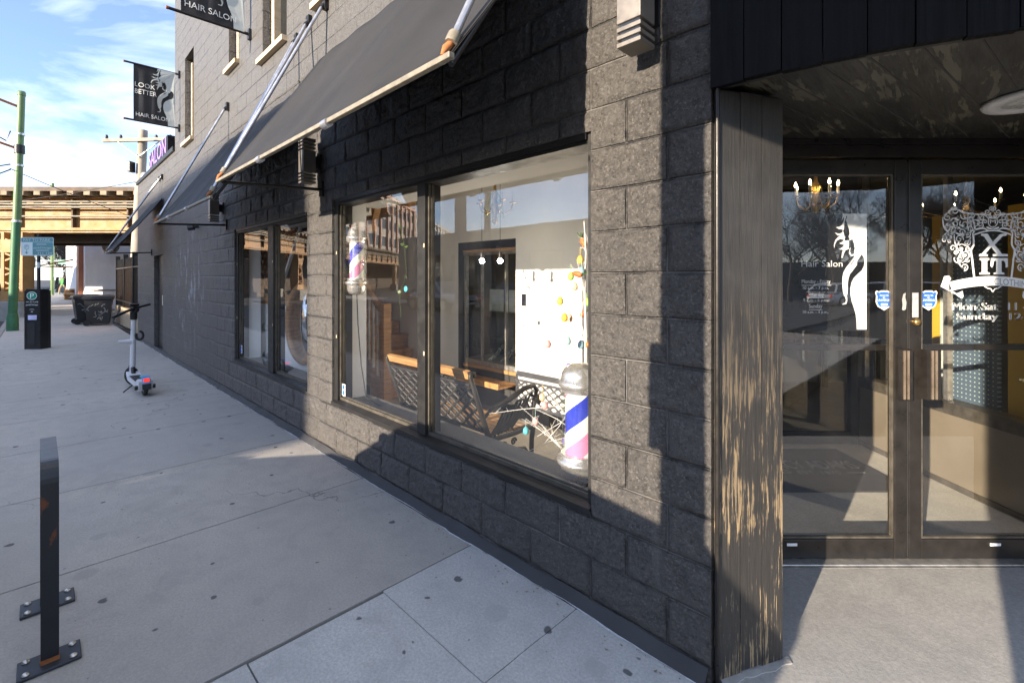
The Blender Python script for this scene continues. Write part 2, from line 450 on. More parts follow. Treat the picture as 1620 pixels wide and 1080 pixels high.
asphalt = M('asphalt', (.055, .055, .057), .9, bs=150, bst=.6, var=.3, vs=3)
joint_m = M('joint_dirt', (.045, .038, .03), .95)
kerb_m = concrete_mat('kerb_concrete', (.36, .35, .33), (.38, .36, .32), spots=False)
tar = M('tar_cant', (.036, .036, .038), .7, bs=30, bst=.8)
white_line = M('white_line', (.62, .64, .66), .8, var=.3, vs=30, grime=.6)
canvas = M('awning_canvas', (.025, .0245, .0255), .72, bs=260, bst=.35, var=.22, vs=2.2, spec=.3, grime=.15)
canvas2 = M('banner_canvas', (.022, .022, .025), .6, bs=200, bst=.2, var=.3, vs=5)
tube_m = M('galvanised_tube', (.50, .50, .52), .38, .85, vs=14, bs=60, bst=.1)
bar_m = M('cream_bar', (.22, .195, .15), .5, vs=20, grime=.5)
rust = M('rust', (.33, .12, .04), .9, var=.5, vs=20, bst=.6)
black_metal = M('black_metal', (.022, .021, .021), .38, .2, vs=12, bst=.08)
frame_m = M('window_frame_black', (.026, .025, .024), .42, .25, vs=10, bst=.1, grime=.3)
frame_in = M('weathered_frame', (.10, .088, .07), .45, .3, var=.4, vs=16, bst=.2)
bronze = M('dark_bronze', (.026, .023, .021), .33, .35, vs=9, bst=.06, var=.3)
bronze_lt = M('bronze_edge', (.55, .42, .30), .3, .8)
alu = M('aluminium', (.62, .60, .56), .35, .8, vs=15, grime=.3)
chrome = M('chrome', (.86, .84, .80), .24, .8, var=.1, vs=8, bs=12, bst=.12, grime=.35)
glass = glass_mat('shop_glass', .15, (.99, .99, .98), .012)
door_glass = glass_mat('door_glass', .13, (.97, .97, .96), .008)
clear = glass_mat('thin_glass', .08, (.93, .97, .95))
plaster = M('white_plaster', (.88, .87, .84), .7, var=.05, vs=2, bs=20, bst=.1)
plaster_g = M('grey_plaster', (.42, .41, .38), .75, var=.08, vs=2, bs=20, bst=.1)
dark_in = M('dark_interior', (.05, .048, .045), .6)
brown_panel = M('brown_panel', (.20, .168, .125), .45, var=.12, vs=3, bst=.1)
in_floor = concrete_mat('shop_floor', (.58, .52, .43), (.64, .57, .46), spots=False)
ledge_m = concrete_mat('ledge_stone', (.20, .20, .19), (.24, .23, .21), spots=False)
oak = M('oak', (.52, .27, .10), .42, var=.35, vs=3, stretch=(2, 2, 14), bst=.2)
oak_h = M('oak_board', (.50, .255, .095), .42, var=.4, vs=3, stretch=(3, 3, 10), bst=.2)
pale_wood = M('pale_pine', (.60, .46, .30), .6, var=.2, vs=4, stretch=(1, 1, 8), bst=.2)
honey = M('honey_wood', (.47, .26, .11), .4, var=.3, vs=4, stretch=(1, 9, 9), bst=.2)
iron = M('cast_iron', (.035, .031, .026), .5, .3, vs=14, bst=.3)
white_paint = M('white_paint', (.78, .77, .74), .45, var=.08, vs=8)
white_vinyl = M('white_vinyl', (.82, .82, .80), .55, var=.03, bst=0)
pale_vinyl = M('frosted_vinyl', (.60, .63, .60), .55, var=.08, bst=0)
black_vinyl = M('black_vinyl', (.012, .012, .013), .3, bst=0)
grey_vinyl = M('grey_vinyl', (.32, .32, .31), .6, bst=0)
blue_vinyl = M('blue_vinyl', (.03, .13, .55), .45, bst=0)
purple = M('purple_letter', (.38, .20, .62), .4, bst=0, emit=(.55, .3, .9), es=.25)
mirror_m = M('mirror', (.85, .86, .86), .03, 1.0, var=.02, bst=0)
rubber = M('rubber', (.02, .02, .02), .75, bst=.2)
green_paint = M('green_pole_paint', (.12, .20, .075), .45, var=.25, vs=3, bst=.1, grime=.2)
dk_green = M('dark_green_paint', (.035, .14, .06), .5, var=.25, vs=3, bst=.1)
teal = M('sign_teal', (.10, .27, .30), .5, var=.06, bst=0)
pale_teal = M('sign_pale', (.62, .72, .72), .5, var=.04, bst=0)
sign_green = M('sign_green', (.02, .26, .16), .45, var=.05, bst=0)
bin_m = M('bin_plastic', (.018, .019, .021), .5, bs=30, bst=.15)
rack_m = M('rack_black_steel', (.016, .017, .020), .28, .35, vs=9, bst=.12)
plate_m = M('rack_plate', (.045, .05, .06), .5, .4, vs=9, bst=.2)
scoot_w = M('scooter_white', (.62, .62, .64), .35, bst=.05, var=.08)
scoot_b = M('scooter_blue', (.10, .42, .75), .35, bst=.05)
red_lens = M('red_lens', (.75, .03, .03), .3, emit=(1, .05, .03), es=.4, bst=0)
tan_steel = M('rail_steel', (.36, .185, .055), .6, var=.3, vs=1.6, bst=.2, grime=.6)
dark_steel = M('rail_dark', (.10, .065, .04), .7, var=.4, vs=2, bst=.2, grime=.5)
tie_m = M('rail_tie', (.28, .22, .15), .85, var=.35, vs=4)
bark = M('bark', (.075, .060, .048), .9, var=.4, vs=8, bst=.6)
pole_wood = M('utility_pole_wood', (.36, .31, .25), .85, var=.3, vs=4, stretch=(1, 1, .3), bst=.5)
needle_m = M('conifer', (.04, .07, .05), .8, var=.5, vs=4)
car_dark = M('car_paint_dark', (.03, .035, .045), .2, .3, bst=0, var=.05, spec=.7)
car_grey = M('car_paint_silver', (.34, .36, .38), .22, .5, bst=0, var=.05)
car_white = M('car_paint_white', (.70, .70, .70), .25, 0, bst=0, var=.04)
car_blue = M('car_paint_blue', (.06, .12, .28), .22, .3, bst=0, var=.05)
car_glass = M('car_glass', (.012, .014, .016), .06, 0, bst=0, var=.05, spec=.8)
lamp_white = M('lamp_lens', (.75, .75, .72), .25, 0, bst=0, var=.03)
bulb_on = M('lit_bulb', (.9, .85, .7), .4, bst=0, emit=(1, .93, .80), es=70)
flame_on = M('lit_flame', (.9, .7, .4), .4, bst=0, emit=(1, .70, .34), es=32)
brass = M('brass', (.50, .33, .12), .3, .9, vs=10)
yellow_p = M('yellow_panel', (.88, .50, .04), .5, var=.06, vs=2, bst=.05)
skin = M('skin', (.45, .28, .20), .6, bst=0)
cloth_d = M('dark_cloth', (.03, .03, .035), .9)
cloth_t = M('tan_cloth', (.38, .28, .18), .9)
leaf = M('vine_leaf', (.07, .14, .025), .5)
EGGC = {'pink': (.80, .40, .38), 'peach': (.82, .55, .36), 'yellow': (.85, .58, .08), 'cream': (.82, .70, .42), 'blue': (.28, .45, .52), 'mint': (.40, .62, .62), 'teal': (.10, .52, .60),
        'orange': (.85, .33, .03), 'purple': (.22, .12, .50), 'green': (.42, .72, .12), 'carrot': (.72, .17, .04)}
EGGM = {k: M('egg_' + k, v, .5, var=.12, vs=40, bst=.1) for k, v in EGGC.items()}

# ================================================================== SETTING
def holed(mb, s0, s1, z0, z1, ops, p0=0.0, p1=-.2, back=True, skip=None):
    ss = sorted({s0, s1} | ({skip[1]} if skip else set()) | {q for o in ops for q in o[:2] if s0 < q < s1})
    zs = sorted({z0, z1} | ({skip[3]} if skip else set()) | {q for o in ops for q in o[2:] if z0 < q < z1})
    def solid(i, j):
        if not (0 <= i < len(ss) - 1 and 0 <= j < len(zs) - 1): return False
        a, b = (ss[i] + ss[i + 1]) / 2, (zs[j] + zs[j + 1]) / 2
        return not any(o[0] < a < o[1] and o[2] < b < o[3] for o in ops)
    for i in range(len(ss) - 1):
        for j in range(len(zs) - 1):
            if not solid(i, j): continue
            a, b, c, d = ss[i], ss[i + 1], zs[j], zs[j + 1]
            if not (skip and b <= skip[1] + 1e-6 and d <= skip[3] + 1e-6): mb.quad((b, p0, c), (a, p0, c), (a, p0, d), (b, p0, d))
            if back: mb.quad((a, p1, c), (b, p1, c), (b, p1, d), (a, p1, d))
            if not solid(i - 1, j): mb.quad((a, p0, c), (a, p1, c), (a, p1, d), (a, p0, d))
            if not solid(i + 1, j): mb.quad((b, p1, c), (b, p0, c), (b, p0, d), (b, p1, d))
            if not solid(i, j - 1): mb.quad((a, p1, c), (a, p0, c), (b, p0, c), (b, p1, c))
            if not solid(i, j + 1): mb.quad((a, p0, d), (a, p1, d), (b, p1, d), (b, p0, d))

def slab_poly(x0, x1, y0, y1, j=.003, step=.05):
    """slab outline with slightly chipped edges"""
    pts = []
    def run(a, b):
        n = max(2, int(math.hypot(b[0] - a[0], b[1] - a[1]) / step))
        n = min(n, 60)
        for i in range(n):
            t = i / n
            q = (a[0] + (b[0] - a[0]) * t, a[1] + (b[1] - a[1]) * t)
            jj = j * (noise.noise(Vector((q[0] * 9, q[1] * 9, 1))) + .6 * noise.noise(Vector((q[0] * 31, q[1] * 31, 4))))
            pts.append((q[0] + jj, q[1] + jj))
    run((x0, y0), (x1, y0)); run((x1, y0), (x1, y1)); run((x1, y1), (x0, y1)); run((x0, y1), (x0, y0))
    return pts

KERB = 2.45
T('ground', kind='structure', fr='D', mb=MB().quad((-400, -400, -.24), (400, -400, -.24), (400, 400, -.24), (-400, 400, -.24)), m=asphalt)
T('road', kind='structure', mb=MB().quad((-80, KERB + .14, -.14), (120, KERB + .14, -.14), (120, 14.2, -.14), (-80, 14.2, -.14)), m=asphalt)
sb = MB().box(-12, 90, .02, KERB - .02, -.2, -.022)
T('sidewalk_joints', kind='structure', mb=sb, m=joint_m)
sw = MB(); g = .0045
edges = [1.34 + 1.262 * k for k in range(0, 40)]
for k in range(len(edges) - 1):
    a, b = edges[k] + g, edges[k + 1] - g
    for (p0, p1) in ((.045, KERB - .01),):
        sw.prism(slab_poly(a, b, p0, p1), -.06, 0.0)
sw.box(edges[-1], 90, .05, KERB - .01, -.06, 0)
T('sidewalk', kind='structure', mb=sw, m=old_conc)
# newer flags at the corner, with tooled lines
nw = MB(); h = .0022
nw.prism(slab_poly(-1.1, .605 - h, .04, .60 - h, .0012), -.06, .001)
nw.prism(slab_poly(.605 + h, 1.34 - g, .04, .60 - h, .0012), -.06, .001)
nw.prism(slab_poly(-1.1, 1.325 - g, .60 + h, 1.19 - h, .0012), -.06, .001)
nw.prism(slab_poly(-1.1, 1.33 - g, 1.19 + h * 2, KERB - .01, .002), -.06, .001)
sw2 = MB().box(-12, -1.11, .04, KERB - .01, -.06, .001)
T('sidewalk_far_side', kind='structure', mb=sw2, m=old_conc)
T('sidewalk_corner', kind='structure', mb=nw, m=new_conc)
T('kerb', kind='structure', mb=MB().bbox(-12, 90, KERB, KERB + .14, -.3, .0, .02), m=kerb_m)
# concrete apron in the entrance recess
ap = MB().prism([(1.07, 1.875), (.775, 1.775), (.775, 1.66), (1.6, .84), (2.3, .6), (5.0, .6), (5.0, 2.47), (1.14, 2.47)], -.05, .006)
T('entrance_floor', kind='structure', fr='D', mb=ap, m=floor_conc)
rg = MB(); rp = []
for i in range(33):
    q = i / 32; x, y = .770 + .31 * q, 1.752 + .105 * q
    o_ = .020 + .012 * noise.noise(Vector((q * 5, 0, 0))) + .006 * noise.noise(Vector((q * 17, 3, 0)))
    rp.append((x + .32 * o_, y - .95 * o_))
rg.prism(rp + [(1.09, 1.875), (.775, 1.77)], -.02, .010)
T('mortar_edge', kind='structure', fr='D', mb=rg, m=M('rough_mortar', (.36, .35, .33), .9, bs=60, bst=.9))

lm = MB(); rl = random.Random(4)
for k in range(150):
    s_ = rl.uniform(0.0, 9); p_ = .06 + abs(rl.gauss(0, .06)); a = rl.uniform(0, 6.28); q = rl.uniform(.004, .011)
    lm.add([(s_ + q * math.cos(a + j * 1.57) * (1 if j % 2 else .5), p_ + q * math.sin(a + j * 1.57) * (1 if j % 2 else .5), .004 + .004 * (j % 2)) for j in range(4)], [(0, 1, 2, 3)])
T('litter', kind='stuff', mb=lm, m=M('dry_litter', (.30, .22, .13), .9, var=.5, vs=30))

# ================================================================== THE SALON BUILDING
W1 = (.553, 3.22, .445, 2.165)
W2 = (3.745, 6.05, .455, 2.115)
D3 = (10.95, 11.95, .02, 1.98)
UP = [(8.28, 8.92, 3.78, 5.22), (5.86, 6.30, 4.22, 5.75), (4.26, 4.98, 3.93, 5.75), (2.75, 3.50, 3.95, 5.75)]
bld = T('salon_building', 'dark painted two storey block building with shop windows, awnings and corner entrance', 'building')
wl = MB()
NEAR = (.012, 7.6, -.06, 3.40)
holed(wl, 0.012, 14.3, -.06, 9.0, [W1, W2, D3] + UP + [(9.75, 14.31, 3.82, 9.01)], skip=NEAR)
def relief(s, z):
    # split-faced blocks: lumps, pits and sunken joints
    row = math.floor((z - .047) / .1845); zz = (z - .047) - row * .1845
    x = (s - .004 + (.185 if row % 2 == 0 else 0)) % .37
    dj = min(zz, .1845 - zz, x, .37 - x)
    bx = math.floor((s - .004 + (.185 if row % 2 == 0 else 0)) / .37)
    v = Vector((s, z, row * 3.1 + bx * 1.7))
    h = .0070 * noise.noise(v * 9) + .0055 * noise.noise(v * 24) + .0044 * noise.noise(v * 52)
    h += .003 * noise.noise(Vector((bx * 2.3, row * 4.1, 0)))
    k = min(1, max(0, (dj - .004) / .014)); k = k * k * (3 - 2 * k)
    return h * (.35 + .65 * k) - .0085 * (1 - k) + .004 * k
def lin(a, b, st):
    n = max(1, int(round((b - a) / st))); return [a + (b - a) * i / n for i in range(n)]
sb_ = [NEAR[0], W1[0], W1[1], W2[0], W2[1], NEAR[1]]; zb_ = [NEAR[2], W1[2], W2[2], W2[3], W1[3], NEAR[3]]
SS = sum((lin(sb_[i], sb_[i + 1], .0105 if i < 3 else .020) for i in range(5)), []) + [NEAR[1]]
ZZ = sum((lin(zb_[i], zb_[i + 1], .0105) for i in range(5)), []) + [NEAR[3]]
def edge_(s, z):
    d = min(s - NEAR[0], NEAR[1] - s, NEAR[3] - z)
    for o in (W1, W2):
        dx = max(o[0] - s, 0, s - o[1]); dz = max(o[2] - z, 0, z - o[3]); d = min(d, math.hypot(dx, dz))
    return min(1, max(0, d / .012)) * min(1, max(.0, (NEAR[1] - s) / 2.2))
vid = {}; vv_ = []; ff_ = []
def vi(i, j):
    if (i, j) not in vid:
        vid[(i, j)] = len(vv_); a, b = SS[i], ZZ[j]; vv_.append((a, relief(a, b) * edge_(a, b), b))
    return vid[(i, j)]
for i in range(len(SS) - 1):
    for j in range(len(ZZ) - 1):
        a, b = (SS[i] + SS[i + 1]) / 2, (ZZ[j] + ZZ[j + 1]) / 2
        if any(o[0] < a < o[1] and o[2] < b < o[3] for o in (W1, W2)): continue
        ff_.append((vi(i + 1, j), vi(i, j), vi(i, j + 1), vi(i + 1, j + 1)))
wl.add(vv_, ff_, True)
bld.part('wall', wl, block)
bk = MB().box(9.55, 9.75, -7, -.202, 3.9, 8.99); bk.box(9.0, 14.29, -7, -.202, 3.70, 3.80); bk.box(14.1, 14.298, -7, -.202, -.05, 3.69)
bld.part('side_wall', bk, block)
cp = MB().box(9.76, 14.36, -.26, .035, 3.822, 3.90)
bld.part('parapet_cap', cp, frame_m)
bld.part('roof', MB().box(-3.0, 9.54, -8, -.21, 8.7, 8.95).box(-3, 9.54, -8, -.21, 3.30, 3.5), dark_in)
# sloping tar cant at the foot of the wall with a thin white painted edge
ct = MB(); wlz = MB(); prev = None
for i in range(0, 240):
    s = .02 + i * .06
    wd = .042 + .014 * noise.noise(Vector((s * 2.3, 0, 0))) + .008 * noise.noise(Vector((s * 11, 5, 0)))
    hh = .05 + .02 * noise.noise(Vector((s * 3.7, 9, 0)))
    lw = .010 * max(0, .55 + noise.noise(Vector((s * 3.1, 2, 0))) + .6 * noise.noise(Vector((s * 17, 2, 0))))
    cur = (s, wd, hh, lw)
    if prev:
        a, b = prev, cur
        ct.quad((a[0], .004, a[2]), (b[0], .004, b[2]), (b[0], b[1], .006), (a[0], a[1], .006))
        ct.quad((a[0], a[1], .006), (b[0], b[1], .006), (b[0], b[1], -.02), (a[0], a[1], -.02))
        wlz.quad((a[0], a[1], .005), (b[0], b[1], .005), (b[0], b[1] + b[3], .005), (a[0], a[1] + a[3], .005))
    prev = cur
bld.part('base_cant', ct, tar)
bld.part('painted_edge', wlz, white_line)

def window(T_, nm, o, mull, glass_p=-.055, sill_lit=True):
    s0, s1, z0, z1 = o
    fr = MB()
    e = .0015
    fr.box(s1 - .065, s1 - e, -.15, -.020, z0 + e, z1 - e)      # far jamb
    fr.box(s0 + e, s0 + .030, -.15, -.020, z0 + e, z1 - e)      # near jamb
    fr.box(s0 + .031, s1 - .066, -.15, -.018, z1 - .048, z1 - e)  # head
    fr.box(s0 + .031, s1 - .066, -.012, -.002, z1 - .03, z1 - .002)
    for (a, b) in mull:
        fr.box(a, b, -.14, -.016, z0 + .03, z1 - .049)
    w_ = T_.part('window', fr, frame_m)
    gl = MB(); cuts = [s0 + .030] + [q for m_ in sorted(mull) for q in m_] + [s1 - .065]
    for i in range(0, len(cuts), 2):
        g_ = MB().quad((cuts[i + 1], glass_p, z0 + .04), (cuts[i], glass_p, z0 + .04), (cuts[i], glass_p, z1 - .045), (cuts[i + 1], glass_p, z1 - .045))
        T_.part('pane', g_, glass, parent=w_)
    st = MB()
    st.box(s0 + .031, s1 - .066, -.052, -.040, z0 + .031, z0 + .052)
    st.box(s0 + .031, s1 - .066, -.075, -.058, z0 + .031, z0 + .062)
    for i in range(0, len(cuts), 2):
        for q, sg in ((cuts[i] + .001, 1), (cuts[i + 1] - .001, -1)):
            st.box(q, q + sg * .012, -.052, -.038, z0 + .053, z1 - .052)
            st.box(q, q + sg * .016, -.078, -.058, z0 + .063, z1 - .052)
    T_.part('glazing_stop', st, frame_in, parent=w_)
    sl = MB()
    sl.add([(s0 + .002, .012, z0 - .012), (s1 - .002, .012, z0 - .012), (s1 - .002, .012, z0 + .014), (s0 + .002, .012, z0 + .014),
            (s1 - .002, -.039, z0 + .030), (s0 + .002, -.039, z0 + .030)], [(0, 1, 2, 3), (3, 2, 4, 5)])
    T_.part('sill', sl, frame_m, parent=w_)
    for (a, b) in mull + [(s1 - .063, s1 - .02)]:
        for zz in (z0 + .32 * (z1 - z0), z0 + .73 * (z1 - z0)):
            T_.part('paper_tag', MB().box(a + .004, a + .017, -.017, -.0135, zz, zz + .026), pale_wood, parent=w_)
    return w_
window(bld, 'window', W1, [(1.875, 1.965)])
window(bld, 'window', W2, [(4.70, 4.86)])
# ledge, reveals and soffit inside the windows
inn = MB()
for (s0, s1, z0, z1) in (W1, W2):
    inn.box(s0 - .15, s1 + .15, -.33, -.202, z0 - .08, z0 + .012)
    inn.box(s0 + .032, s1 - .067, -.202, -.085, z0 + .004, z0 + .012)
bld.part('window_ledge', inn, ledge_m)
ed = MB()
for (s0, s1, z0, z1) in (W1, W2):
    ed.box(s0 + .032, s1 - .067, -.112, -.096, z0 + .0125, z0 + .024)
bld.part('ledge_edge', ed, honey)
rv = MB()
for (s0, s1, z0, z1) in (W1, W2):
    rv.box(s1 + .0015 - .03, s1 + .0, -.30, -.152, z0 + .012, z1 - .002)
    rv.box(s0 - .0, s0 + .03, -.30, -.152, z0 + .012, z1 - .002)
    rv.box(s0 - .2, s1 + .2, -.52, -.152, z1 + .0, z1 + .03)
    rv.box(s0 - .2, s1 + .2, -.54, -.521, z1 - .001, z1 + .9)
bld.part('window_reveal', rv, plaster)
# upper windows: a dark opening, one pale frame board, a wooden sill
for (s0, s1, z0, z1) in UP:
    fr = MB().box(s0 + .002, s0 + .05, -.19, -.10, z0 + .03, z1 - .002).box(s0 + .052, s1 - .002, -.19, -.12, z1 - .06, z1 - .002)
    w_ = bld.part('upper_window', fr, black_metal)
    bld.part('casing', MB().box(s1 - .12, s1 - .04, -.16, -.08, z0 + .03, z1 - .065), pale_wood, parent=w_)
    bld.part('pane', MB().quad((s1 - .122, -.15, z0 + .03), (s0 + .05, -.15, z0 + .03), (s0 + .05, -.15, z1 - .06), (s1 - .122, -.15, z1 - .06)), car_glass, parent=w_)
    bld.part('sill', MB().box(s0 - .02, s1 + .06, -.17, .055, z0 - .055, z0 - .002), pale_wood, parent=w_)
# service door in the far bay
dr = MB().box(D3[0] + .002, D3[1] - .002, -.12, -.07, D3[2], D3[3] - .002).box(D3[0] + .06, D3[0] + .12, -.069, -.04, D3[2], D3[3] - .07)
dd = bld.part('service_door', dr, black_metal)
bld.part('handle', MB().tube([(D3[0] + .2, -.03, .95), (D3[0] + .2, -.03, 1.15)], .012), alu, parent=dd)

# ---- interior of the salon (frame W, behind the glass)
iw = MB()
iw.quad((1.50, -1.96, -.02), (2.96, -1.96, -.02), (2.96, -1.96, 2.95), (1.50, -1.96, 2.95))
iw.quad((2.96, -1.96, 1.94), (3.97, -1.96, 1.94), (3.97, -1.96, 2.95), (2.96, -1.96, 2.95))
iw.quad((3.97, -1.96, -.02), (5.10, -1.96, -.02), (5.10, -1.96, 2.95), (3.97, -1.96, 2.95))
iw.quad((5.10, -2.06, -.02), (13.0, -2.06, -.02), (13.0, -2.06, 2.95), (5.10, -2.06, 2.95))
iw.quad((5.10, -1.96, -.02), (5.10, -2.06, -.02), (5.10, -2.06, 2.95), (5.10, -1.96, 2.95))
iw.quad((9.0, -.2, -.02), (9.0, -2.06, -.02), (9.0, -2.06, 2.95), (9.0, -.2, 2.95))
iw.quad((.26, -.83, -.02), (1.50, -2.07, -.02), (1.50, -2.07, 2.95), (.26, -.83, 2.95))
iw.quad((.26, -.83, -.02), (.26, -.2, -.02), (.26, -.2, 2.95), (.26, -.83, 2.95))
for a in (4.25, 4.42):   # shallow pilaster of the wall left of the cabinet
    pass
iw.box(4.35, 4.62, -1.958, -1.86, -.01, 2.94)
ln = MB()
holed(ln, .27, 9.0, -.02, 2.95, [(a - .01, b + .01, c, d + .02) for a, b, c, d in (W1, W2)], -.203, -.206, back=True)
bld.part('interior_lining', ln, plaster)
bld.part('interior_wall', iw, plaster)
bld.part('interior_ceiling', MB().box(.2, 9, -2.7, -.205, 2.95, 3.0), plaster)
bld.part('interior_floor', MB().box(.2, 9, -2.75, -.205, -.08, -.02), in_floor)
bld.part('skirting', MB().box(1.52, 2.955, -1.957, -1.94, -.018, .10), dark_in)
bld.part('skirting', MB().box(3.975, 4.34, -1.957, -1.94, -.018, .10), dark_in)
# alcove behind the back wall, lined dark
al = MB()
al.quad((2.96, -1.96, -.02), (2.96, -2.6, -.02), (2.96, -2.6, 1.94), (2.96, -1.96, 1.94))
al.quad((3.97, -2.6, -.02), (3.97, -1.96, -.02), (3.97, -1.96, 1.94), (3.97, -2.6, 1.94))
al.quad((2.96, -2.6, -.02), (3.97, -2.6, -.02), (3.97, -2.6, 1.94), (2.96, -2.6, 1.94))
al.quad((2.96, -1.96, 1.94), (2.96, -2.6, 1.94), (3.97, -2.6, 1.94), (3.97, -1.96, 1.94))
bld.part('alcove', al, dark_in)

# ---- corner entrance (frame D parts are given in the wall frame through D2W)
IW = MW.inverted()
def toW(mb):
    mb.v = [tuple(IW @ Vector(v)) for v in mb.v]; return mb
def bpart(name, mb, m, parent=None, label=None): return bld.part(name, toW(mb), m, parent, label)
u = Vector((.322, .108, 0)).normalized(); nn = Vector((u.y, -u.x, 0))     # along the timber face, outward
b0 = Vector((.762, 1.756, 0)); L = .315; bw = L / 3
tm = MB()
core = [(.765, 1.775), (1.058, 1.872), (1.135, 2.56), (.93, 2.56)]
tm.prism(core, -.05, 2.21)
pier = bpart('corner_pier', tm, black_metal)
for k in range(3):
    o = b0 + u * (bw * k + .0015)
    z1 = 2.205
    bd = MB().obox(o + Vector((0, 0, .012 + .006 * (k % 2))), u * (bw - .003), -nn * .02, (0, 0, z1 - .02))
    bpart('board', bd, timber, parent=pier)
bpart('board', MB().obox(Vector((1.062, 1.862, .012)), Vector((.078, .66, 0)), Vector((-.015, .002, 0)), (0, 0, 2.19)), timber, parent=pier)
bpart('corner_trim', MB().tube([(.757, 1.748, -.02), (.757, 1.748, 2.2)], .009, 6), bronze, parent=pier)
# round fascia of upright boards
ca = MB(); cx, cy, rad = 2.1, 3.2, 2.0
n_b = 26; a0 = math.radians(-133.3); a1 = math.radians(-46.7)
fas = bpart('canopy_fascia', MB().prism([(cx + 1.93 * math.cos(a0 + (a1 - a0) * i / 40), cy + 1.93 * math.sin(a0 + (a1 - a0) * i / 40)) for i in range(41)]
            + [(cx + 1.91 * math.cos(a1 + (a0 - a1) * i / 40), cy + 1.91 * math.sin(a1 + (a0 - a1) * i / 40)) for i in range(41)], 2.215, 3.4), dark_in)
for k in range(n_b):
    t0, t1 = a0 + (a1 - a0) * k / n_b, a0 + (a1 - a0) * (k + 1) / n_b
    q0 = Vector((cx + rad * math.cos(t0), cy + rad * math.sin(t0), 0)); q1 = Vector((cx + rad * math.cos(t1), cy + rad * math.sin(t1), 0))
    d_ = (q1 - q0); n_ = Vector((d_.y, -d_.x, 0)).normalized(); jt = .002 * math.sin(k * 2.7)
    bd = MB().obox(q0 + d_ * .015 + n_ * jt + Vector((0, 0, 2.198 + .004 * math.sin(k * 1.9))), d_ * .97, -n_ * .028, (0, 0, 1.3))
    bpart('board', bd, fascia_m, parent=fas)
arc = [(cx + 1.965 * math.cos(a0 + (a1 - a0) * i / 40), cy + 1.965 * math.sin(a0 + (a1 - a0) * i / 40)) for i in range(41)]
sf = MB().prism(arc + [(3.5, 2.57), (.75, 2.57)], 2.235, 2.26)
so = bpart('soffit', sf, soffit_m)
# plank seams of the soffit as thin battens
sm = MB()
dr_ = Vector((.80, .60, 0)); pr_ = Vector((-.60, .80, 0))
for k in range(-14, 16):
    c0 = Vector((2.1, 2.1, 0)) + pr_ * (k * .125)
    pts = []
    for i in range(-80, 81):
        q = c0 + dr_ * (i * .02)
        if q.y < 2.5 and (q - Vector((cx, cy, 0))).length < 1.93 and .95 < q.x < 3.4: pts.append(q)
    if len(pts) > 2:
        sm.obox(pts[0] + Vector((0, 0, 2.2335)), (pts[-1] - pts[0]), pr_ * .006, (0, 0, .004))
bpart('soffit_seam', sm, dark_in, parent=so)
bpart('canopy_roof', MB().box(.76, 3.45, 1.9, 9, 2.62, 2.75).box(3.46, 8.6, 1.9, 9, 2.62, 2.75), dark_in)
# right hand return of the building beyond the entrance
bpart('far_pier', MB().box(3.14, 3.44, 1.86, 2.5, -.05, 2.232).box(3.02, 3.14, 2.49, 2.6, -.04, 2.232), fascia_m)
bpart('return_wall', MB().box(3.445, 9.5, 1.8, 2.0, -.05, 9).box(.77, 3.44, 1.95, 2.1, 3.41, 9), block)
# doors
DY = 2.52
def door(x0, x1, hinge_left, pull_x):
    f = MB()
    st = .068
    f.bbox(x0, x0 + st, DY - .004, DY + .045, .012, 2.13, .004); f.bbox(x1 - st, x1, DY - .004, DY + .045, .012, 2.13, .004)
    f.bbox(x0 + st, x1 - st, DY - .003, DY + .044, .012, .115, .004); f.bbox(x0 + st, x1 - st, DY - .003, DY + .044, 2.055, 2.13, .004)
    d = bpart('entrance_door', f, bronze)
    bpart('pane', MB().quad((x0 + st, DY + .022, .115), (x1 - st, DY + .022, .115), (x1 - st, DY + .022, 2.055), (x0 + st, DY + .022, 2.055)), door_glass, parent=d)
    gs = MB()
    for zz in (.116, 2.044): gs.box(x0 + st + .001, x1 - st - .001, DY + .004, DY + .02, zz, zz + .010)
    for xx in (x0 + st + .0005, x1 - st - .011): gs.box(xx, xx + .0105, DY + .003, DY + .02, .127, 2.043)
    bpart('glazing_stop', gs, frame_in, parent=d)
    bpart('push_bar', MB().bbox(x0 + .03, x1 - .03, DY + .075, DY + .105, 1.105, 1.138, .004).box(x0 + .03, x0 + .06, DY + .046, DY + .074, 1.11, 1.13).box(x1 - .06, x1 - .03, DY + .046, DY + .074, 1.11, 1.13), bronze, parent=d)
    sg = 1 if hinge_left else -1
    hp = MB(); z0, z1 = .868, 1.128
    hp.add([(pull_x, DY - .005, z0), (pull_x, DY - .005, z1), (pull_x - sg * .012, DY - .06, z1), (pull_x - sg * .012, DY - .06, z0),
            (pull_x - sg * .085, DY - .06, z0), (pull_x - sg * .085, DY - .06, z1), (pull_x - sg * .085, DY - .052, z1), (pull_x - sg * .085, DY - .052, z0)],
           [(0, 1, 2, 3), (3, 2, 5, 4), (4, 5, 6, 7)])
    hd = bpart('pull_handle', hp, bronze, parent=d)
    for q in (.026, .046):
        hpx = pull_x - sg * (.085 - q)
        bpart('pull_handle_edge', MB().box(hpx - .0045, hpx + .0045, DY - .0655, DY - .0605, z0 + .004, z1 - .004), bronze_lt, parent=d)
    wt = MB().box(x0 + .26 if hinge_left else x0 + .43, x0 + .315 if hinge_left else x0 + .485, DY - .008, DY - .0045, .082, .096)
    bpart('paper_label', wt, white_vinyl, parent=d)
    return d
dl = door(1.197, 2.098, True, 2.094)
dr2 = door(2.106, 3.007, False, 2.112 + .03)
bpart('lock_cylinder', MB().lathe((2.142, DY - .012, 1.268), [(.0, -.012), (.016, -.012), (.019, -.004), (.019, .008)], 16, 'y'), brass, parent=dr2)
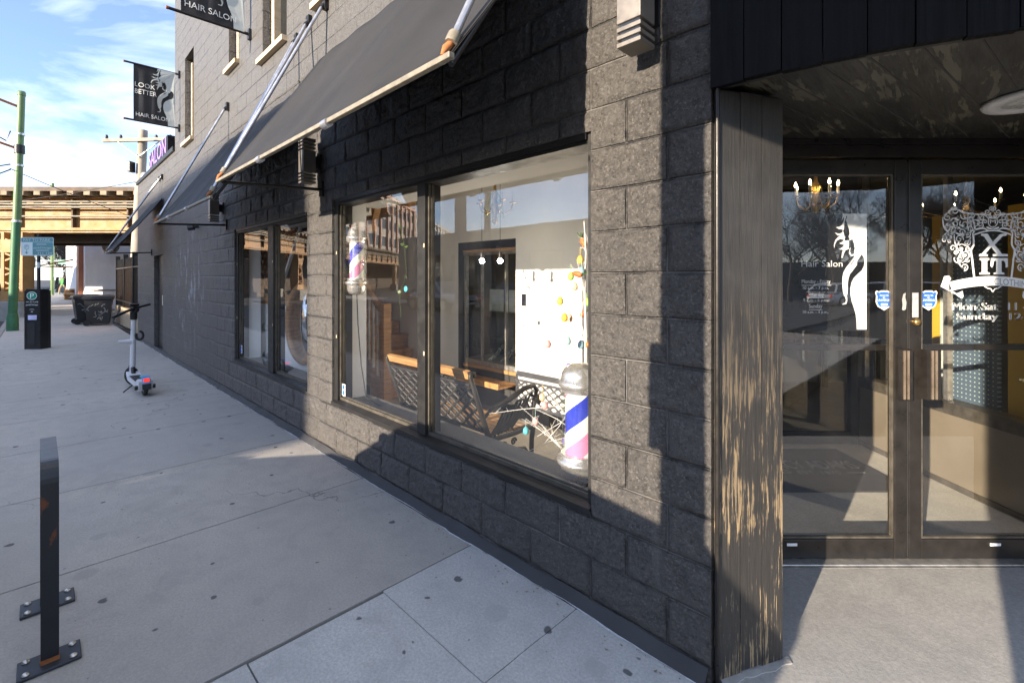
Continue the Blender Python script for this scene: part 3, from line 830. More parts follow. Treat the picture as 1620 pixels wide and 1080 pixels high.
bpart('weather_strip', MB().box(2.0985, 2.1055, DY + .0, DY + .03, .02, 2.12), rubber, parent=dr2)
fr = MB().box(1.135, 1.19, DY - .02, DY + .08, .0, 2.20).box(3.012, 3.06, DY - .02, DY + .08, 0, 2.20).box(1.191, 3.011, DY - .02, DY + .08, 2.138, 2.2).box(1.0, 3.2, DY - .03, DY + .1, 2.201, 2.234)
ef = bpart('entrance_frame', fr, bronze)
bpart('threshold', MB().bbox(1.14, 3.06, DY - .055, DY + .07, .001, .0115, .003).box(1.14, 3.06, DY - .075, DY - .056, .001, .0075), alu, parent=ef)

# ---- vestibule and shop behind the doors
vb = MB()
vb.quad((1.15, 2.6, 0), (1.15, 4.28, 0), (1.15, 4.28, 2.62), (1.15, 2.6, 2.62))
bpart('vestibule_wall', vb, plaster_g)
bpart('vestibule_floor', MB().box(1.15, 3.14, 2.575, 4.30, -.04, .004), concrete_mat('vestibule_concrete', (.74, .71, .63), (.78, .73, .62), spots=False))
lw = MB().box(3.14, 3.22, 2.575, 4.28, 0, .53)
bpart('vestibule_low_wall', lw, brown_panel)
bpart('vestibule_rail', MB().box(3.115, 3.25, 2.575, 4.28, .531, .615).box(3.13, 3.139, 2.575, 4.28, .001, .045), frame_in)
sc_ = MB()
for y in (3.44, 2.60, 4.245): sc_.box(3.16, 3.20, y, y + .035, .616, 2.62)
bpart('vestibule_screen', sc_, alu)
bpart('pane', MB().quad((3.18, 2.64, .616), (3.18, 4.24, .616), (3.18, 4.24, 2.62), (3.18, 2.64, 2.62)), clear)
ib = MB()
for (a, b) in ((1.16, 2.09), (2.10, 3.12)):
    ib.box(a, a + .06, 4.28, 4.33, 0, 2.3); ib.box(b - .06, b, 4.28, 4.33, 0, 2.3)
    ib.box(a + .061, b - .061, 4.28, 4.33, 0, .11); ib.box(a + .061, b - .061, 4.28, 4.33, 2.1, 2.3)
ibd = bpart('inner_door', ib, frame_m)
bpart('pane', MB().quad((1.2, 4.30, .111), (3.1, 4.30, .111), (3.1, 4.30, 2.1), (1.2, 4.30, 2.1)), clear, parent=ibd)
bpart('header', MB().box(1.16, 3.12, 4.28, 4.33, 2.301, 2.62), dark_in, parent=ibd)
bpart('paper_label', MB().box(2.2, 2.3, 4.272, 4.279, .045, .07), white_vinyl, parent=ibd)
bpart('shop_floor', MB().box(1.16, 8.6, 4.335, 8.9, -.04, .002).box(3.23, 8.6, 2.1, 4.334, -.04, .002), in_floor)
sh = MB().quad((1.16, 8.0, 0), (8.6, 8.0, 0), (8.6, 8.0, 2.6), (1.16, 8.0, 2.6)).quad((8.5, 2.1, 0), (8.5, 8, 0), (8.5, 8, 2.6), (8.5, 2.1, 2.6)).quad((1.17, 4.33, 0), (1.17, 8, 0), (1.17, 8, 2.6), (1.17, 4.33, 2.6))
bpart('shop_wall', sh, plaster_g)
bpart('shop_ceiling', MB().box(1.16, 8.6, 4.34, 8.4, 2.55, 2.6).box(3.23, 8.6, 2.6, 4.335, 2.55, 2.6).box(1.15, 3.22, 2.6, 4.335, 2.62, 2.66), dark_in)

# ================================================================== AWNINGS, LAMPS, BANNERS ON THE WALL
def awning(s0, s1, zt, zb, po, label, rods, folds=0.0):
    t = T('awning', label, 'awning', (s0, 0, zb), group='awnings over the shop windows')
    cv = MB(); N = 64; K = 16
    def P(i, k, th):
        a = i / N; b = k / K
        s = s0 + (s1 - s0) * a
        sag = .020 * math.sin(math.pi * b) * (1 + .6 * math.sin(a * 12.5)) + .004 * math.sin(a * 40 + b * 3)
        sag += math.sin(math.pi * b) * (.016 * noise.noise(Vector((s * 2.2, b * 1.2, s0))) + .007 * noise.noise(Vector((s * 7 + b * 3, b * 2.5, s0 + 4))))
        return (s, .022 + (po - .022) * b - sag * .8 - th * .84, zt + (zb - zt) * b - sag * .55 - th * .54)
    vs = [P(i, k, 0) for i in range(N + 1) for k in range(K + 1)] + [P(i, k, .005) for i in range(N + 1) for k in range(K + 1)]
    off = (N + 1) * (K + 1); f = []
    for i in range(N):
        for k in range(K):
            a = i * (K + 1) + k; b = a + K + 1
            f.append((a, a + 1, b + 1, b)); f.append((off + a, off + b, off + b + 1, off + a + 1))
    for i in range(N):
        for k in (0, K):
            a = i * (K + 1) + k; b = a + K + 1; f.append((a, b, off + b, off + a))
    for k in range(K):
        for i in (0, N):
            a = i * (K + 1) + k; f.append((a, a + 1, off + a + 1, off + a))
    cv.add(vs, f, True)
    t.part('canopy', cv, canvas)
    fb = MB().bbox(s0 - .015, s1 + .015, po - .010, po + .014, zb - .017, zb + .004, .003)
    b_ = t.part('front_bar', fb, bar_m)
    for q in (.33, .66):
        s = s0 + (s1 - s0) * q; bj = MB(); bj.tube([(s - .03, po + .004, zb - .013), (s + .03, po + .004, zb - .013)], .022, 8)
        t.part('bar_joint', bj, tube_m, parent=b_)
    for s in (s0 + .02, s1 - .02):
        t.part('side_bar', MB().tube([(s, .02, zt - .03), (s, po - .02, zb - .02)], .012, 6), black_metal)
        if s > s0 + .1: t.part('arm', MB().tube([(s, .02, zb + .03), (s, po - .02, zb - .012)], .013, 6).box(s - .03, s + .03, .002, .02, zb - .03, zb + .10), black_metal)
    for (sa, za, sbv) in rods:
        dx = Vector((sbv - sa, po - .03, zb - za)); a = Vector((sa, .03, za)); e = a + dx * .955
        r_ = t.part('tension_rod', MB().tube([a, e], .0135, 10), tube_m)
        t.part('rod_bracket', MB().box(sa - .03, sa + .03, .002, .035, za - .05, za + .05).tube([a + Vector((0, -.02, .01)), a + dx * .03], .022, 8), black_metal, parent=r_)
        t.part('rod_clamp', MB().tube([e - dx * .012, e + dx * .012], .024, 8), bar_m, parent=r_)
        t.part('rod_hook', MB().tube([e + dx * .012, e + dx * .028 + Vector((0, .01, 0)), Vector((sbv, po + .012, zb))], [.013, .016, .008], 6), rust, parent=r_)
    return t
awning(.555, 3.43, 3.42, 2.245, .797, 'large charcoal awning over the big window with the bench', [(3.31, 3.86, 3.41), (3.66, 3.84, 3.39), (.58, 3.86, .58)])
awning(3.78, 6.41, 3.28, 2.17, .765, 'bluish dark awning over the smaller window with the round mirror', [(6.30, 3.74, 6.36), (3.95, 3.78, 3.86)])
awning(10.85, 12.25, 3.10, 2.03, .785, 'small dark awning over the service door beyond the wall spotlight', [(10.92, 3.52, 12.1), (11.2, 3.52, 12.16)])

def sconce(s, zc, label):
    t = T('wall_lamp', label, 'wall lamp', (s, .002, zc), group='louvred wall lamps')
    w2, pa, pb = .052, .055, .165
    t.part('housing', MB().bbox(s - w2, s + w2, pa, pb, zc - .095, zc + .095, .003), tube_m if False else M_lamp)
    for sg in (1, -1):
        for k in range(3):
            z = zc + sg * (.118 + .030 * k)
            t.part('louvre', MB().bbox(s - w2, s + w2, pa, pb, z - .0085, z + .0085 + (.012 if k == 2 and sg > 0 else 0), .002), M_lamp)
        t.part('lens', MB().box(s - w2 + .006, s + w2 - .006, pa + .006, pb - .006, zc + sg * .096, zc + sg * .1865), clear)
    t.part('back_plate', MB().bbox(s - .05, s + .05, .002, .016, zc - .075, zc + .075, .003).box(s - .02, s + .02, .0165, pa - .001, zc - .05, zc + .05), black_metal)
    return t
M_lamp = M('lamp_housing', (.24, .215, .19), .38, .55, vs=12, bst=.05, var=.1)
sconce(.262, 2.585, 'metal louvred wall lamp on the block pier beside the entrance')
sconce(3.47, 2.51, 'metal louvred wall lamp on the sunlit strip between two shop windows')
sconce(6.58, 2.44, 'dark louvred wall lamp at far upper corner of the smaller window')
t = T('spotlight', 'small round black spotlight on the chalky stained wall', 'spotlight', (7.95, .002, 2.28))
t.part('housing', MB().tube([(7.95, .06, 2.29), (7.99, .13, 2.275)], .045, 12), black_metal)
t.part('mount', MB().tube([(7.95, .003, 2.30), (7.95, .06, 2.29)], .022, 8), black_metal)

# the salon emblem: long-haired figure, in the unit box of the poster (x 75..345, y 90..990)
G_WHITE = [
    [(150, 90), (345, 90), (345, 990), (264, 990), (262, 930), (255, 870), (240, 820), (222, 770), (212, 720), (211, 670), (220, 625), (240, 588), (275, 555), (305, 530), (322, 498), (328, 460), (320, 425), (303, 405), (288, 425),
     (276, 455), (268, 485), (240, 520), (215, 553), (198, 585), (190, 630), (191, 690), (186, 722), (175, 738), (160, 728), (150, 690), (145, 640), (146, 585), (155, 545), (178, 505), (210, 468), (240, 432), (246, 405), (240, 330), (222, 290), (200, 298), (198, 365), (172, 372), (158, 400), (145, 436), (138, 432), (143, 395), (152, 370),
     (118, 366), (146, 350), (162, 332), (120, 320), (150, 306), (160, 292), (128, 285), (100, 300), (84, 330), (80, 358), (76, 335), (88, 295), (112, 270), (140, 262), (108, 258), (84, 236), (118, 246), (146, 236), (150, 212), (118, 208), (92, 194), (122, 192), (144, 176), (158, 140), (160, 112), (140, 145)],
    [(168, 735), (186, 735), (186, 765), (178, 792), (148, 796), (148, 788), (170, 782), (176, 760)],
    [(207, 356), (214, 350), (208, 385), (220, 408), (243, 400), (240, 415), (218, 420), (200, 398)],
]
G_DARK = [
    [(178, 105), (186, 108), (176, 140), (188, 175), (202, 215), (205, 248), (196, 266), (206, 285), (200, 297), (165, 298), (163, 285), (170, 270), (160, 262), (157, 240), (150, 225), (158, 205), (162, 160)],
    [(212, 300), (228, 285), (240, 320), (248, 365), (240, 368), (228, 330)],
    [(246, 430), (238, 450), (198, 496), (222, 480), (244, 452)],
    [(262, 505), (232, 530), (196, 572), (215, 560), (250, 530)],
    [(326, 470), (318, 500), (296, 528), (258, 560), (268, 545), (292, 520), (312, 490)],
]
def emblem(fn_w, fn_d):
    wm = MB(); dm = MB()
    for pl in G_WHITE: wm.add([fn_w((x - 75) / 270, 1 - (y - 90) / 900) for x, y in pl], [tuple(range(len(pl)))])
    for pl in G_DARK: dm.add([fn_d((x - 75) / 270, 1 - (y - 90) / 900) for x, y in pl], [tuple(range(len(pl)))])
    sp = [(292 + (5 + 26 * t) * math.cos(2.2 + t * 9.5), 482 + (6 + 34 * t) * math.sin(2.2 + t * 9.5)) for t in [i / 30 for i in range(31)]]
    dm.ribbon([((x - 75) / 270, 1 - (y - 90) / 900) for x, y in sp], .022, lambda a, b, h: fn_d(a, b))
    return wm, dm

def banner(s, z0, z1, pe, label):
    t = T('hanging_banner', label, 'banner', (s, 0, z0), group='salon banners on wall poles')
    for z in (z0, z1):
        po = t.part('pole', MB().tube([(s, .02, z), (s, pe, z)], .017, 10), black_metal)
        t.part('pole_cap', MB().tube([(s, pe, z), (s, pe + .02, z)], .019, 10), rust, parent=po)
        t.part('wall_bracket', MB().box(s - .03, s + .03, .002, .03, z - .06, z + .06), black_metal, parent=po)
    pL, pR = pe - .11, .075; W = pL - pR; H = z1 - z0
    cl = MB(); N = 20; K = 10
    def S(a): return .010 * math.sin(a * 21) * (.4 + .6 * math.sin(a * 5)) + .008 * math.sin(a * 9 + 1)
    def C(a, b, th): return (s + S(a) * math.sin(math.pi * min(1, max(0, b))) - th, pL - a * W, z0 + b * H)
    for sg in (-.0015, .0015):
        vs = [C(i / N, k / K, sg) for i in range(N + 1) for k in range(K + 1)]
        cl.add(vs, [(i * (K + 1) + k, (i + 1) * (K + 1) + k, (i + 1) * (K + 1) + k + 1, i * (K + 1) + k + 1) for i in range(N) for k in range(K)], True)
    f = t.part('fabric', cl, canvas2)
    wm, dm = emblem(lambda a, b: C(.40 + .60 * a, b, .018), lambda a, b: C(.40 + .60 * a, b, .022))
    t.part('emblem', wm, pale_vinyl, parent=f); t.part('emblem_detail', dm, canvas2, parent=f)
    tx = MB()
    fn = lambda a, b, th: C(a, b, .020 + th)
    for st_, u0, u1, v0, v1 in (('LOOK', .03, .50, .60, .68), ('BETTER', .03, .54, .48, .56), ('HAIR SALON', .05, .86, .075, .145)):
        t.part('lettering', MB().text(st_, u0, u1, v0, v1, fn), white_vinyl, parent=f)
banner(9.31, 4.13, 5.07, .755, 'black salon banner on two poles reading LOOK BETTER at far end of the wall')
banner(5.39, 4.35, 5.30, .795, 'black salon banner at picture top with only its lower edge showing')

# roof sign
t = T('roof_sign', 'purple lit letters reading SALON on a black box above the low roof', 'sign', (10.6, .0, 3.95))
t.part('sign_box', MB().bbox(10.55, 12.65, -.17, -.01, 3.935, 4.29, .01), black_metal)
mbx = MB()
for th in (.004,): mbx.text('SALON', 0, 1, 0, 1, lambda a, b, h, th=th: (12.60 - 1.98 * a, th, 3.945 + .33 * b))
t.part('lettering', mbx, purple)
t.part('support', MB().tube([(10.7, -.08, 3.9), (10.7, -.08, 3.94)], .02).tube([(12.4, -.08, 3.9), (12.4, -.08, 3.94)], .02), black_metal)
t.part('stay', MB().tube([(10.6, -.12, 4.25), (10.4, -.9, 3.82)], .02, 6), black_metal)

# canopy downlight
t = T('ceiling_light', 'round white recessed downlight in the peeling black soffit', 'ceiling light', (2.13, 1.93, 2.233), fr='D')
t.part('trim_ring', MB().lathe((2.13, 1.93, 2.214), [(.10, .010), (.10, .0), (.155, .002), (.162, .012), (.160, .018)], 32, cap=False), white_paint)
t.part('lamp_lens', MB().lathe((2.13, 1.93, 2.212), [(.002, .001), (.075, .003), (.098, .010), (.098, .016)], 32), M('frosted_lens', (.62, .62, .58), .3, grime=.8, vs=20))

# ================================================================== THINGS IN THE SHOP WINDOW
def barber(s, p, z0, H, r, label, cord=False):
    t = T('barber_pole', label, 'barber pole', (s, p, z0), group='striped barber poles')
    hb = H * .24
    t.part('base', MB().lathe((s, p, z0), [(r * .35, 0), (r * .75, .004), (r * .98, hb * .22), (r * 1.05, hb * .5), (r * 1.08, hb * .62), (r * 1.22, hb * .66), (r * 1.22, hb * .8), (r * 1.0, hb * .84), (r * 1.0, hb)], 32), chrome)
    t.part('cap', MB().lathe((s, p, z0 + H - hb), [(r * .98, 0), (r * 1.0, hb * .16), (r * 1.14, hb * .2), (r * 1.14, hb * .36), (r * 1.02, hb * .4), (r * .98, hb * .62), (r * .8, hb * .85), (r * .45, hb * .97), (.001, hb)], 32), chrome)
    cy = T  # striped cylinder keeps its own axis through the thing's origin
    t.part('striped_cylinder', MB().lathe((s, p, z0), [(r * .78, hb * .9), (r * .78, H - hb * .95)], 40), stripe_mat('barber_stripes_' + str(int(H * 100)), 1.0, H * .62))
    t.part('glass_tube', MB().lathe((s, p, z0), [(r * .95, hb * .95), (r * .95, H - hb * .98)], 32), clear)
    if cord:
        t.part('bracket', MB().box(s, s + .12, p - .02, p + .02, z0 + .06, z0 + .09).box(s, s + .12, p - .02, p + .02, z0 + H - .14, z0 + H - .11), chrome)
        t.part('cord', MB().tube([(s, p, z0), (s - .0, p - .01, z0 - .25), (s - .02, p - .03, z0 - .6), (s - .05, p - .06, z0 - .88), (s - .30, p - .05, .462)], .005, 6), rubber)
    return t
barber(.775, -.215, .457, .605, .098, 'large chrome barber pole standing on the window ledge beside the egg twigs')
barber(3.085, -.155, 1.36, .58, .075, 'small chrome barber pole mounted inside the window near the staircase', cord=True)

# twig tree hung with eggs
t = T('twig_tree', 'white twig tree behind the large barber pole hung with painted eggs', 'twig tree', (.80, -.50, .30))
tw = MB()
def pt(px, py, p=-.5): return Vector(WP(px, py, p))
stem = [pt(913, 735), pt(920, 690), pt(926, 620), pt(927, 540), pt(925, 460), pt(927, 400), pt(924, 350)]
tw.tube(stem, [.012, .011, .010, .009, .007, .005, .003], 7)
rt = random.Random(3)
EGGS = [(918, 411, 'yellow'), (920, 429, 'blue'), (903, 437, 'green'), (909, 453, 'cream'), (886, 476, 'yellow'), (928, 478, 'green'), (893, 502, 'yellow'), (901, 503, 'peach'), (867, 544, 'pink'), (898, 539, 'mint'),
        (919, 545, 'blue'), (897, 585, 'cream'), (900, 581, 'purple'), (858, 628, 'peach'), (862, 641, 'pink'), (847, 666, 'pink'), (832, 681, 'teal'), (899, 678, 'orange'), (894, 697, 'purple')]
CAR = [(924, 385, 1), (913, 433, 0), (922, 497, 2), (931, 545, 2)]
def twig(a, b, r0=.004):
    r0 *= .6
    m = (a + b) / 2 + Vector((rt.uniform(-.02, .02), rt.uniform(-.03, .03), rt.uniform(0, .03)))
    tw.tube([a, m, b], [r0, r0 * .8, r0 * .5], 5)
    for _ in range(2):
        q = a.lerp(b, rt.uniform(.4, .9)); tw.tube([q, q + Vector((rt.uniform(-.05, .05), rt.uniform(-.05, .05), rt.uniform(.0, .06)))], [r0 * .6, r0 * .3], 4)
hang = {}
for i, (x, y, c_) in enumerate(EGGS + [(x, y, 'carrot') for x, y, k in CAR]):
    pd = -.5 + .07 * math.sin(i * 2.3)
    top = Vector(WP(x, y - 17, pd)); hang[i] = (Vector(WP(x, y, pd)), top)
    k = min(stem, key=lambda q: (q - top - Vector((0, 0, -.1))).length)
    twig(k, top + Vector((0, 0, .01)))
for k in range(13):   # bare twigs low down, spreading to the left
    a = pt(rt.uniform(885, 915), rt.uniform(690, 735), -.48); b = pt(rt.uniform(815, 905), rt.uniform(632, 742), -.5 + rt.uniform(-.12, .08))
    twig(a, b, .0032)
for (a, b) in (((905, 640), (768, 655)), ((905, 655), (850, 690)), ((900, 650), (862, 700)), ((900, 720), (872, 715))):
    twig(pt(*a), pt(*b), .0042)
t.part('branches', tw, white_paint)
EL = ['yellow egg with pale patch hanging below the topmost carrot', 'blue egg half hidden behind the carrot with green leaves', 'lime green egg on a green ribbon beside the carrot', 'large cream egg hanging under the pointed carrot',
      'pale yellow egg hanging alone in front of the white wall', 'lime and pink egg high beside the window frame', 'bright yellow egg touching a peach egg', 'peach egg touching a bright yellow egg', 'pink egg hanging alone lowest on the white wall',
      'pale mint egg hanging left of the dusty blue egg', 'dusty blue egg just above the large barber pole', 'cream egg just left of the barber pole cap', 'purple egg partly behind a cream egg', 'peach egg right above a pink egg',
      'pink egg right below a peach egg', 'small pink egg hanging beside the bench arm', 'turquoise egg hanging before the bench leg', 'orange egg on a yellow ribbon beside the barber pole', 'violet egg low among the white twigs']
for i, (x, y, c_) in enumerate(EGGS):
    c, top = hang[i]
    r_ = .0205
    e = T('easter_egg', EL[i], 'easter egg', c, group='painted eggs on the twig tree')
    e.part('shell', MB().lathe(c, [(max(1e-4, r_ * math.sin(a) * (1 - .13 * -math.cos(a) * -1 if False else 1 + .12 * math.cos(a))), -r_ * 1.32 * math.cos(a)) for a in [math.pi * j / 10 for j in range(11)]], 14), EGGM[c_])
    e.part('ribbon', MB().tube([c + Vector((0, 0, r_ * 1.3)), top + Vector((0, 0, .008))], .0016, 4), EGGM['yellow' if c_ in ('yellow', 'orange', 'peach') else ('green' if c_ == 'green' else 'mint')])
CL = ['topmost orange carrot lying sideways among the twigs', 'orange carrot pointing down with green leafy top', 'carrot end-on with green leaves in mid tree', 'rust coloured carrot half behind the window frame']
for j, (x, y, k) in enumerate(CAR):
    c, top = hang[len(EGGS) + j]
    d = [Vector((.07, 0, .012)), Vector((-.035, 0, -.06)), Vector((.015, .03, -.02))][k]
    e = T('carrot_ornament', CL[j], 'carrot ornament', c, group='carrot ornaments on the twig tree')
    e.part('root', MB().tube([c - d * .5, c - d * .3, c + d * .2, c + d * .55], [.010, .020, .016, .003], 10), EGGM['carrot'])
    lf = MB()
    for a in range(5): lf.tube([c - d * .5, c - d * .85 + Vector((.02 * math.cos(a * 1.3), .02 * math.sin(a * 1.3), .015))], [.005, .002], 4)
    e.part('leaves', lf, leaf)

# bench seen from behind, seat towards the room
t = T('park_bench', 'cast iron garden bench with lattice back and honey coloured slats', 'bench', (2.34, -.6, -.02))
b0_, b1_ = 1.83, 2.87
def back(s, b): return (s, -.50 + .165 * b, .36 + .47 * b)      # b 0..1 up the sloping back
t.part('top_rail', MB().obox(back(b0_ - .01, .93), (b1_ - b0_ + .02, 0, 0), (0, -.03, .008), (0, .022, .055)), honey)
lt = MB(); W_ = b1_ - b0_
def bar3(a, c, r): lt.tube([a, c], r, 6)
for bb_ in (.10, .84): bar3(back(b0_, bb_), back(b1_, bb_), .014)
nseg = 9
for i in range(-4, nseg + 1):
    for sg in (0, 1):
        a0_, a1_ = i / nseg, (i + 4) / nseg
        s_a, s_b = (a0_, a1_) if sg else (a1_, a0_)
        ba, bb2 = .12, .82
        # clip to the panel
        if s_a < 0: ba += (bb2 - ba) * (0 - s_a) / (s_b - s_a); s_a = 0
        if s_b < 0: bb2 = ba + (bb2 - ba) * (0 - s_a) / (s_b - s_a); s_b = 0
        if s_a > 1: ba += (bb2 - ba) * (1 - s_a) / (s_b - s_a); s_a = 1
        if s_b > 1: bb2 = ba + (bb2 - ba) * (1 - s_a) / (s_b - s_a); s_b = 1
        if abs(s_a - s_b) > .02: bar3(back(b0_ + W_ * s_a, ba), back(b0_ + W_ * s_b, bb2), .0125)
t.part('lattice_back', lt, iron)
pl = MB().obox(back(b0_ + .27, .0), (W_ - .54, 0, 0), (0, .006, 0), (0, .026, .07))
t.part('bottom_plate', pl, iron)
for k in range(6):
    p_ = -.56 - k * .072
    t.part('seat_slat', MB().bbox(b0_ - .01, b1_ + .01, p_ - .06, p_, .355 - .004 * k, .38 - .004 * k, .006), honey)
for s in (b0_ - .03, b1_ + .03):
    fr_ = MB()
    P3 = lambda p, z: (s, p, z)
    fr_.tube([P3(-.42, -.02), P3(-.46, .12), P3(-.53, .30), P3(-.50, .38), P3(-.41, .62), P3(-.335, .82), P3(-.34, .845), P3(-.37, .84), P3(-.37, .81)], [.020, .019, .022, .022, .018, .017, .016, .014, .010], 8)
    fr_.tube([P3(-.98, -.02), P3(-.955, .10), P3(-.96, .25), P3(-.98, .36), P3(-.975, .47), P3(-.99, .54)], [.024, .020, .020, .022, .019, .020], 8)
    fr_.tube([P3(-.53, .34), P3(-.75, .335), P3(-.98, .345)], .018, 8)
    fr_.tube([P3(-.46, .03), P3(-.58, .16), P3(-.74, .225), P3(-.88, .20), P3(-.955, .11)], .011, 6)
    for (cp, cz, rr, dr_2) in ((-.66, .265, .035, 1), (-.76, .275, .03, -1)):
        fr_.tube([P3(cp + dr_2 * rr * (1 - i / 16) * math.cos(i * .6), cz + rr * (1 - i / 16) * math.sin(i * .6)) for i in range(14)], .008, 5)
    lg = t.part('side_frame', fr_, iron)
    ar = MB()
    ar.tube([P3(-.44, .50), P3(-.56, .57), P3(-.72, .60), P3(-.88, .655), P3(-.98, .66), P3(-1.02, .62), P3(-1.0, .575), P3(-.96, .585), P3(-.965, .61)], [.013, .016, .02, .02, .019, .017, .014, .011, .008], 8)
    ar.tube([P3(-.99, .54), P3(-1.02, .56), P3(-1.05, .535), P3(-1.04, .50)], [.024, .030, .026, .012], 8)
    for q in range(7):      # wing-like ribs
        a = .34 + q * .018
        ar.tube([P3(-.52 - q * .035, .36 + q * .004), P3(-.60 - q * .045, .43 + q * .012), P3(-.66 - q * .048, .53 + q * .012)], [.012, .015, .007], 6)
    ar.tube([P3(-.80, .45), P3(-.75, .51), P3(-.80, .57), P3(-.89, .57), P3(-.93, .50), P3(-.88, .43), P3(-.80, .45)], .010, 6)
    t.part('arm', ar, iron, parent=lg)

# staircase
t = T('staircase', 'oak staircase with white turned balusters behind the shop window', 'staircase', (4.5, -1.3, -.02))
stp = MB()
for k in range(1, 14):
    s = 4.53 + .226 * (k - 1); z = .176 * k - .01
    stp.box(s, s + .30, -2.03, -1.26, z - .03, z) if True else None
    stp.box(s + .024, s + .044, -2.03, -1.26, z - .176 + .001, z - .0305)
t.part('steps', stp, oak_h)
stg = MB().prism([(4.52, -.02), (4.80, -.02), (7.46, 2.09), (7.46, 2.32), (4.52, .17)], -1.235, -1.258, lambda a, b, h: (a, h, b))
t.part('stringer', stg, oak_h)
t.part('under_panel', MB().prism([(4.87, .03), (7.4, .03), (7.4, 2.03)], -1.243, -1.253, lambda a, b, h: (a, h, b)), plaster)
t.part('base_board', MB().box(4.86, 7.4, -1.242, -1.234, -.02, .12), dark_in)
t.part('newel_post', MB().bbox(4.45, 4.555, -1.30, -1.195, -.018, 1.19, .006), oak)
t.part('handrail', MB().obox((4.556, -1.275, 1.03), (2.6, 0, 2.6 * .776), (0, .055, 0), (0, 0, .065)), oak)
for k in range(11):
    s = 4.68 + .113 * 1.0 * k * 1.0
    z0 = .115 + (s - 4.52) * .776 + .04; z1 = 1.035 + (s - 4.556) * .776
    h_ = z1 - z0
    t.part('baluster', MB().lathe((s, -1.247, z0), [(.019, 0), (.019, h_ * .22), (.011, h_ * .25), (.017, h_ * .30), (.014, h_ * .55), (.010, h_ * .72), (.018, h_ * .76), (.018, h_)], 8), white_paint)
# timber brackets under the ceiling by the stairs
t = T('timber_frame', 'brown timber beams with a diagonal brace under the ceiling', 'timber frame', (4.6, -1.0, 2.2))
t.part('beam', MB().box(4.3, 7.0, -1.10, -.98, 2.34, 2.44), oak)
t.part('beam', MB().box(4.3, 7.0, -1.55, -1.43, 2.34, 2.44), oak)
t.part('brace', MB().obox((4.42, -1.0, 2.05), (.09, 0, .02), (0, -.08, 0), (-.30, 0, .75)), oak)
t.part('boarding', MB().box(4.9, 7.0, -1.95, -.9, 2.445, 2.48), oak_h)
# chair in front of the stairs
t = T('salon_chair', 'black high backed salon chair half hidden beside the staircase', 'chair', (4.80, -.86, -.02))
t.part('backrest', MB().bbox(4.56, 4.61, -1.02, -.72, .60, 1.10, .02), black_metal)
t.part('seat', MB().bbox(4.60, 5.04, -1.06, -.66, .42, .52, .03), black_metal)
t.part('column', MB().lathe((4.80, -.86, -.02), [(.22, 0), (.22, .02), (.05, .04), (.035, .44)], 20), chrome)
# hanging vine
t = T('hanging_vine', 'green ivy strand hanging inside the window in front of the stairs', 'plant', (2.55, -.35, 1.2))
vm = MB(); lf = MB(); rv_ = random.Random(5)
vp = [Vector(WP(x, y, -.38)) for x, y in ((628, 300), (630, 340), (640, 390), (643, 430), (632, 470), (634, 500))]
vm.tube(vp, .0015, 4)
for k in range(13):
    q = vp[0].lerp(vp[-1], rv_.random()); i = int(rv_.random() * 5); q = vp[i].lerp(vp[i + 1], rv_.random())
    a = Vector((rv_.uniform(-1, 1), rv_.uniform(-1, 1), rv_.uniform(-1, .2))).normalized() * .035; b = a.cross(Vector((rv_.uniform(-1, 1), 1, .3))).normalized() * .017
    lf.add([q, q + a * .4 + b, q + a, q + a * .4 - b], [(0, 1, 2, 3)])
t.part('stem', vm, leaf); t.part('leaves', lf, leaf)
T('leaf_charm', 'round glass charm with red edge hanging in the window', 'ornament', WP(642, 457, -.3), mb=MB().lathe(WP(642, 457, -.3), [(.001, -.004), (.022, -.004), (.024, 0), (.022, .004), (.001, .004)], 20, 'y'), m=EGGM['teal'])

# display cabinet in the alcove
t = T('display_cabinet', 'tall glass display cabinet in the dark alcove of the back wall', 'cabinet', (3.46, -2.2, -.02))
cf = MB()
for (a, b) in ((2.98, 3.02), (3.91, 3.95), (3.20, 3.215), (3.62, 3.635)): cf.box(a, b, -2.08, -2.04, .50, 1.80)
cf.box(2.98, 3.95, -2.56, -2.04, .44, .499); cf.box(2.98, 3.95, -2.09, -2.03, 1.78, 1.815)
t.part('frame', cf, alu)
t.part('rail', MB().box(2.97, 3.96, -2.575, -2.03, .40, .438).box(2.97, 3.96, -2.085, -2.025, 1.816, 1.85), honey)
t.part('plinth', MB().box(2.98, 3.95, -2.56, -2.04, -.018, .399), dark_in)
t.part('tray', MB().box(2.99, 3.8, -2.03, -1.72, .30, .318).box(2.99, 3.8, -1.74, -1.72, .3185, .36), oak_h)
for z in (.80, 1.10, 1.42): t.part('glass_shelf', MB().box(3.03, 3.9, -2.54, -2.10, z, z + .008), clear)
t.part('pane', MB().quad((3.91, -2.06, .5), (3.02, -2.06, .5), (3.02, -2.06, 1.78), (3.91, -2.06, 1.78)), clear)
t.part('price_card', MB().box(3.08, 3.30, -2.2, -2.19, 1.105, 1.36).box(3.5, 3.75, -2.3, -2.29, 1.105, 1.36), M('pale_card', (.6, .62, .6), .6))
for i, s in enumerate((3.36, 3.56)):
    q = T('high_heeled_shoe', ['silver high heeled shoe with its toe to the glass, nearer the wall switch', 'silver high heeled shoe on the cabinet floor, nearer the stairs'][i], 'shoe', (s, -2.25, .50), group='pair of silver shoes')
    q.part('upper', MB().tube([(s, -2.36, .66), (s, -2.30, .63), (s, -2.22, .55), (s, -2.14, .515), (s, -2.10, .508)], [.022, .026, .030, .026, .008], 10), chrome)
    q.part('heel', MB().tube([(s, -2.37, .65), (s, -2.38, .505)], [.016, .005], 6), chrome)
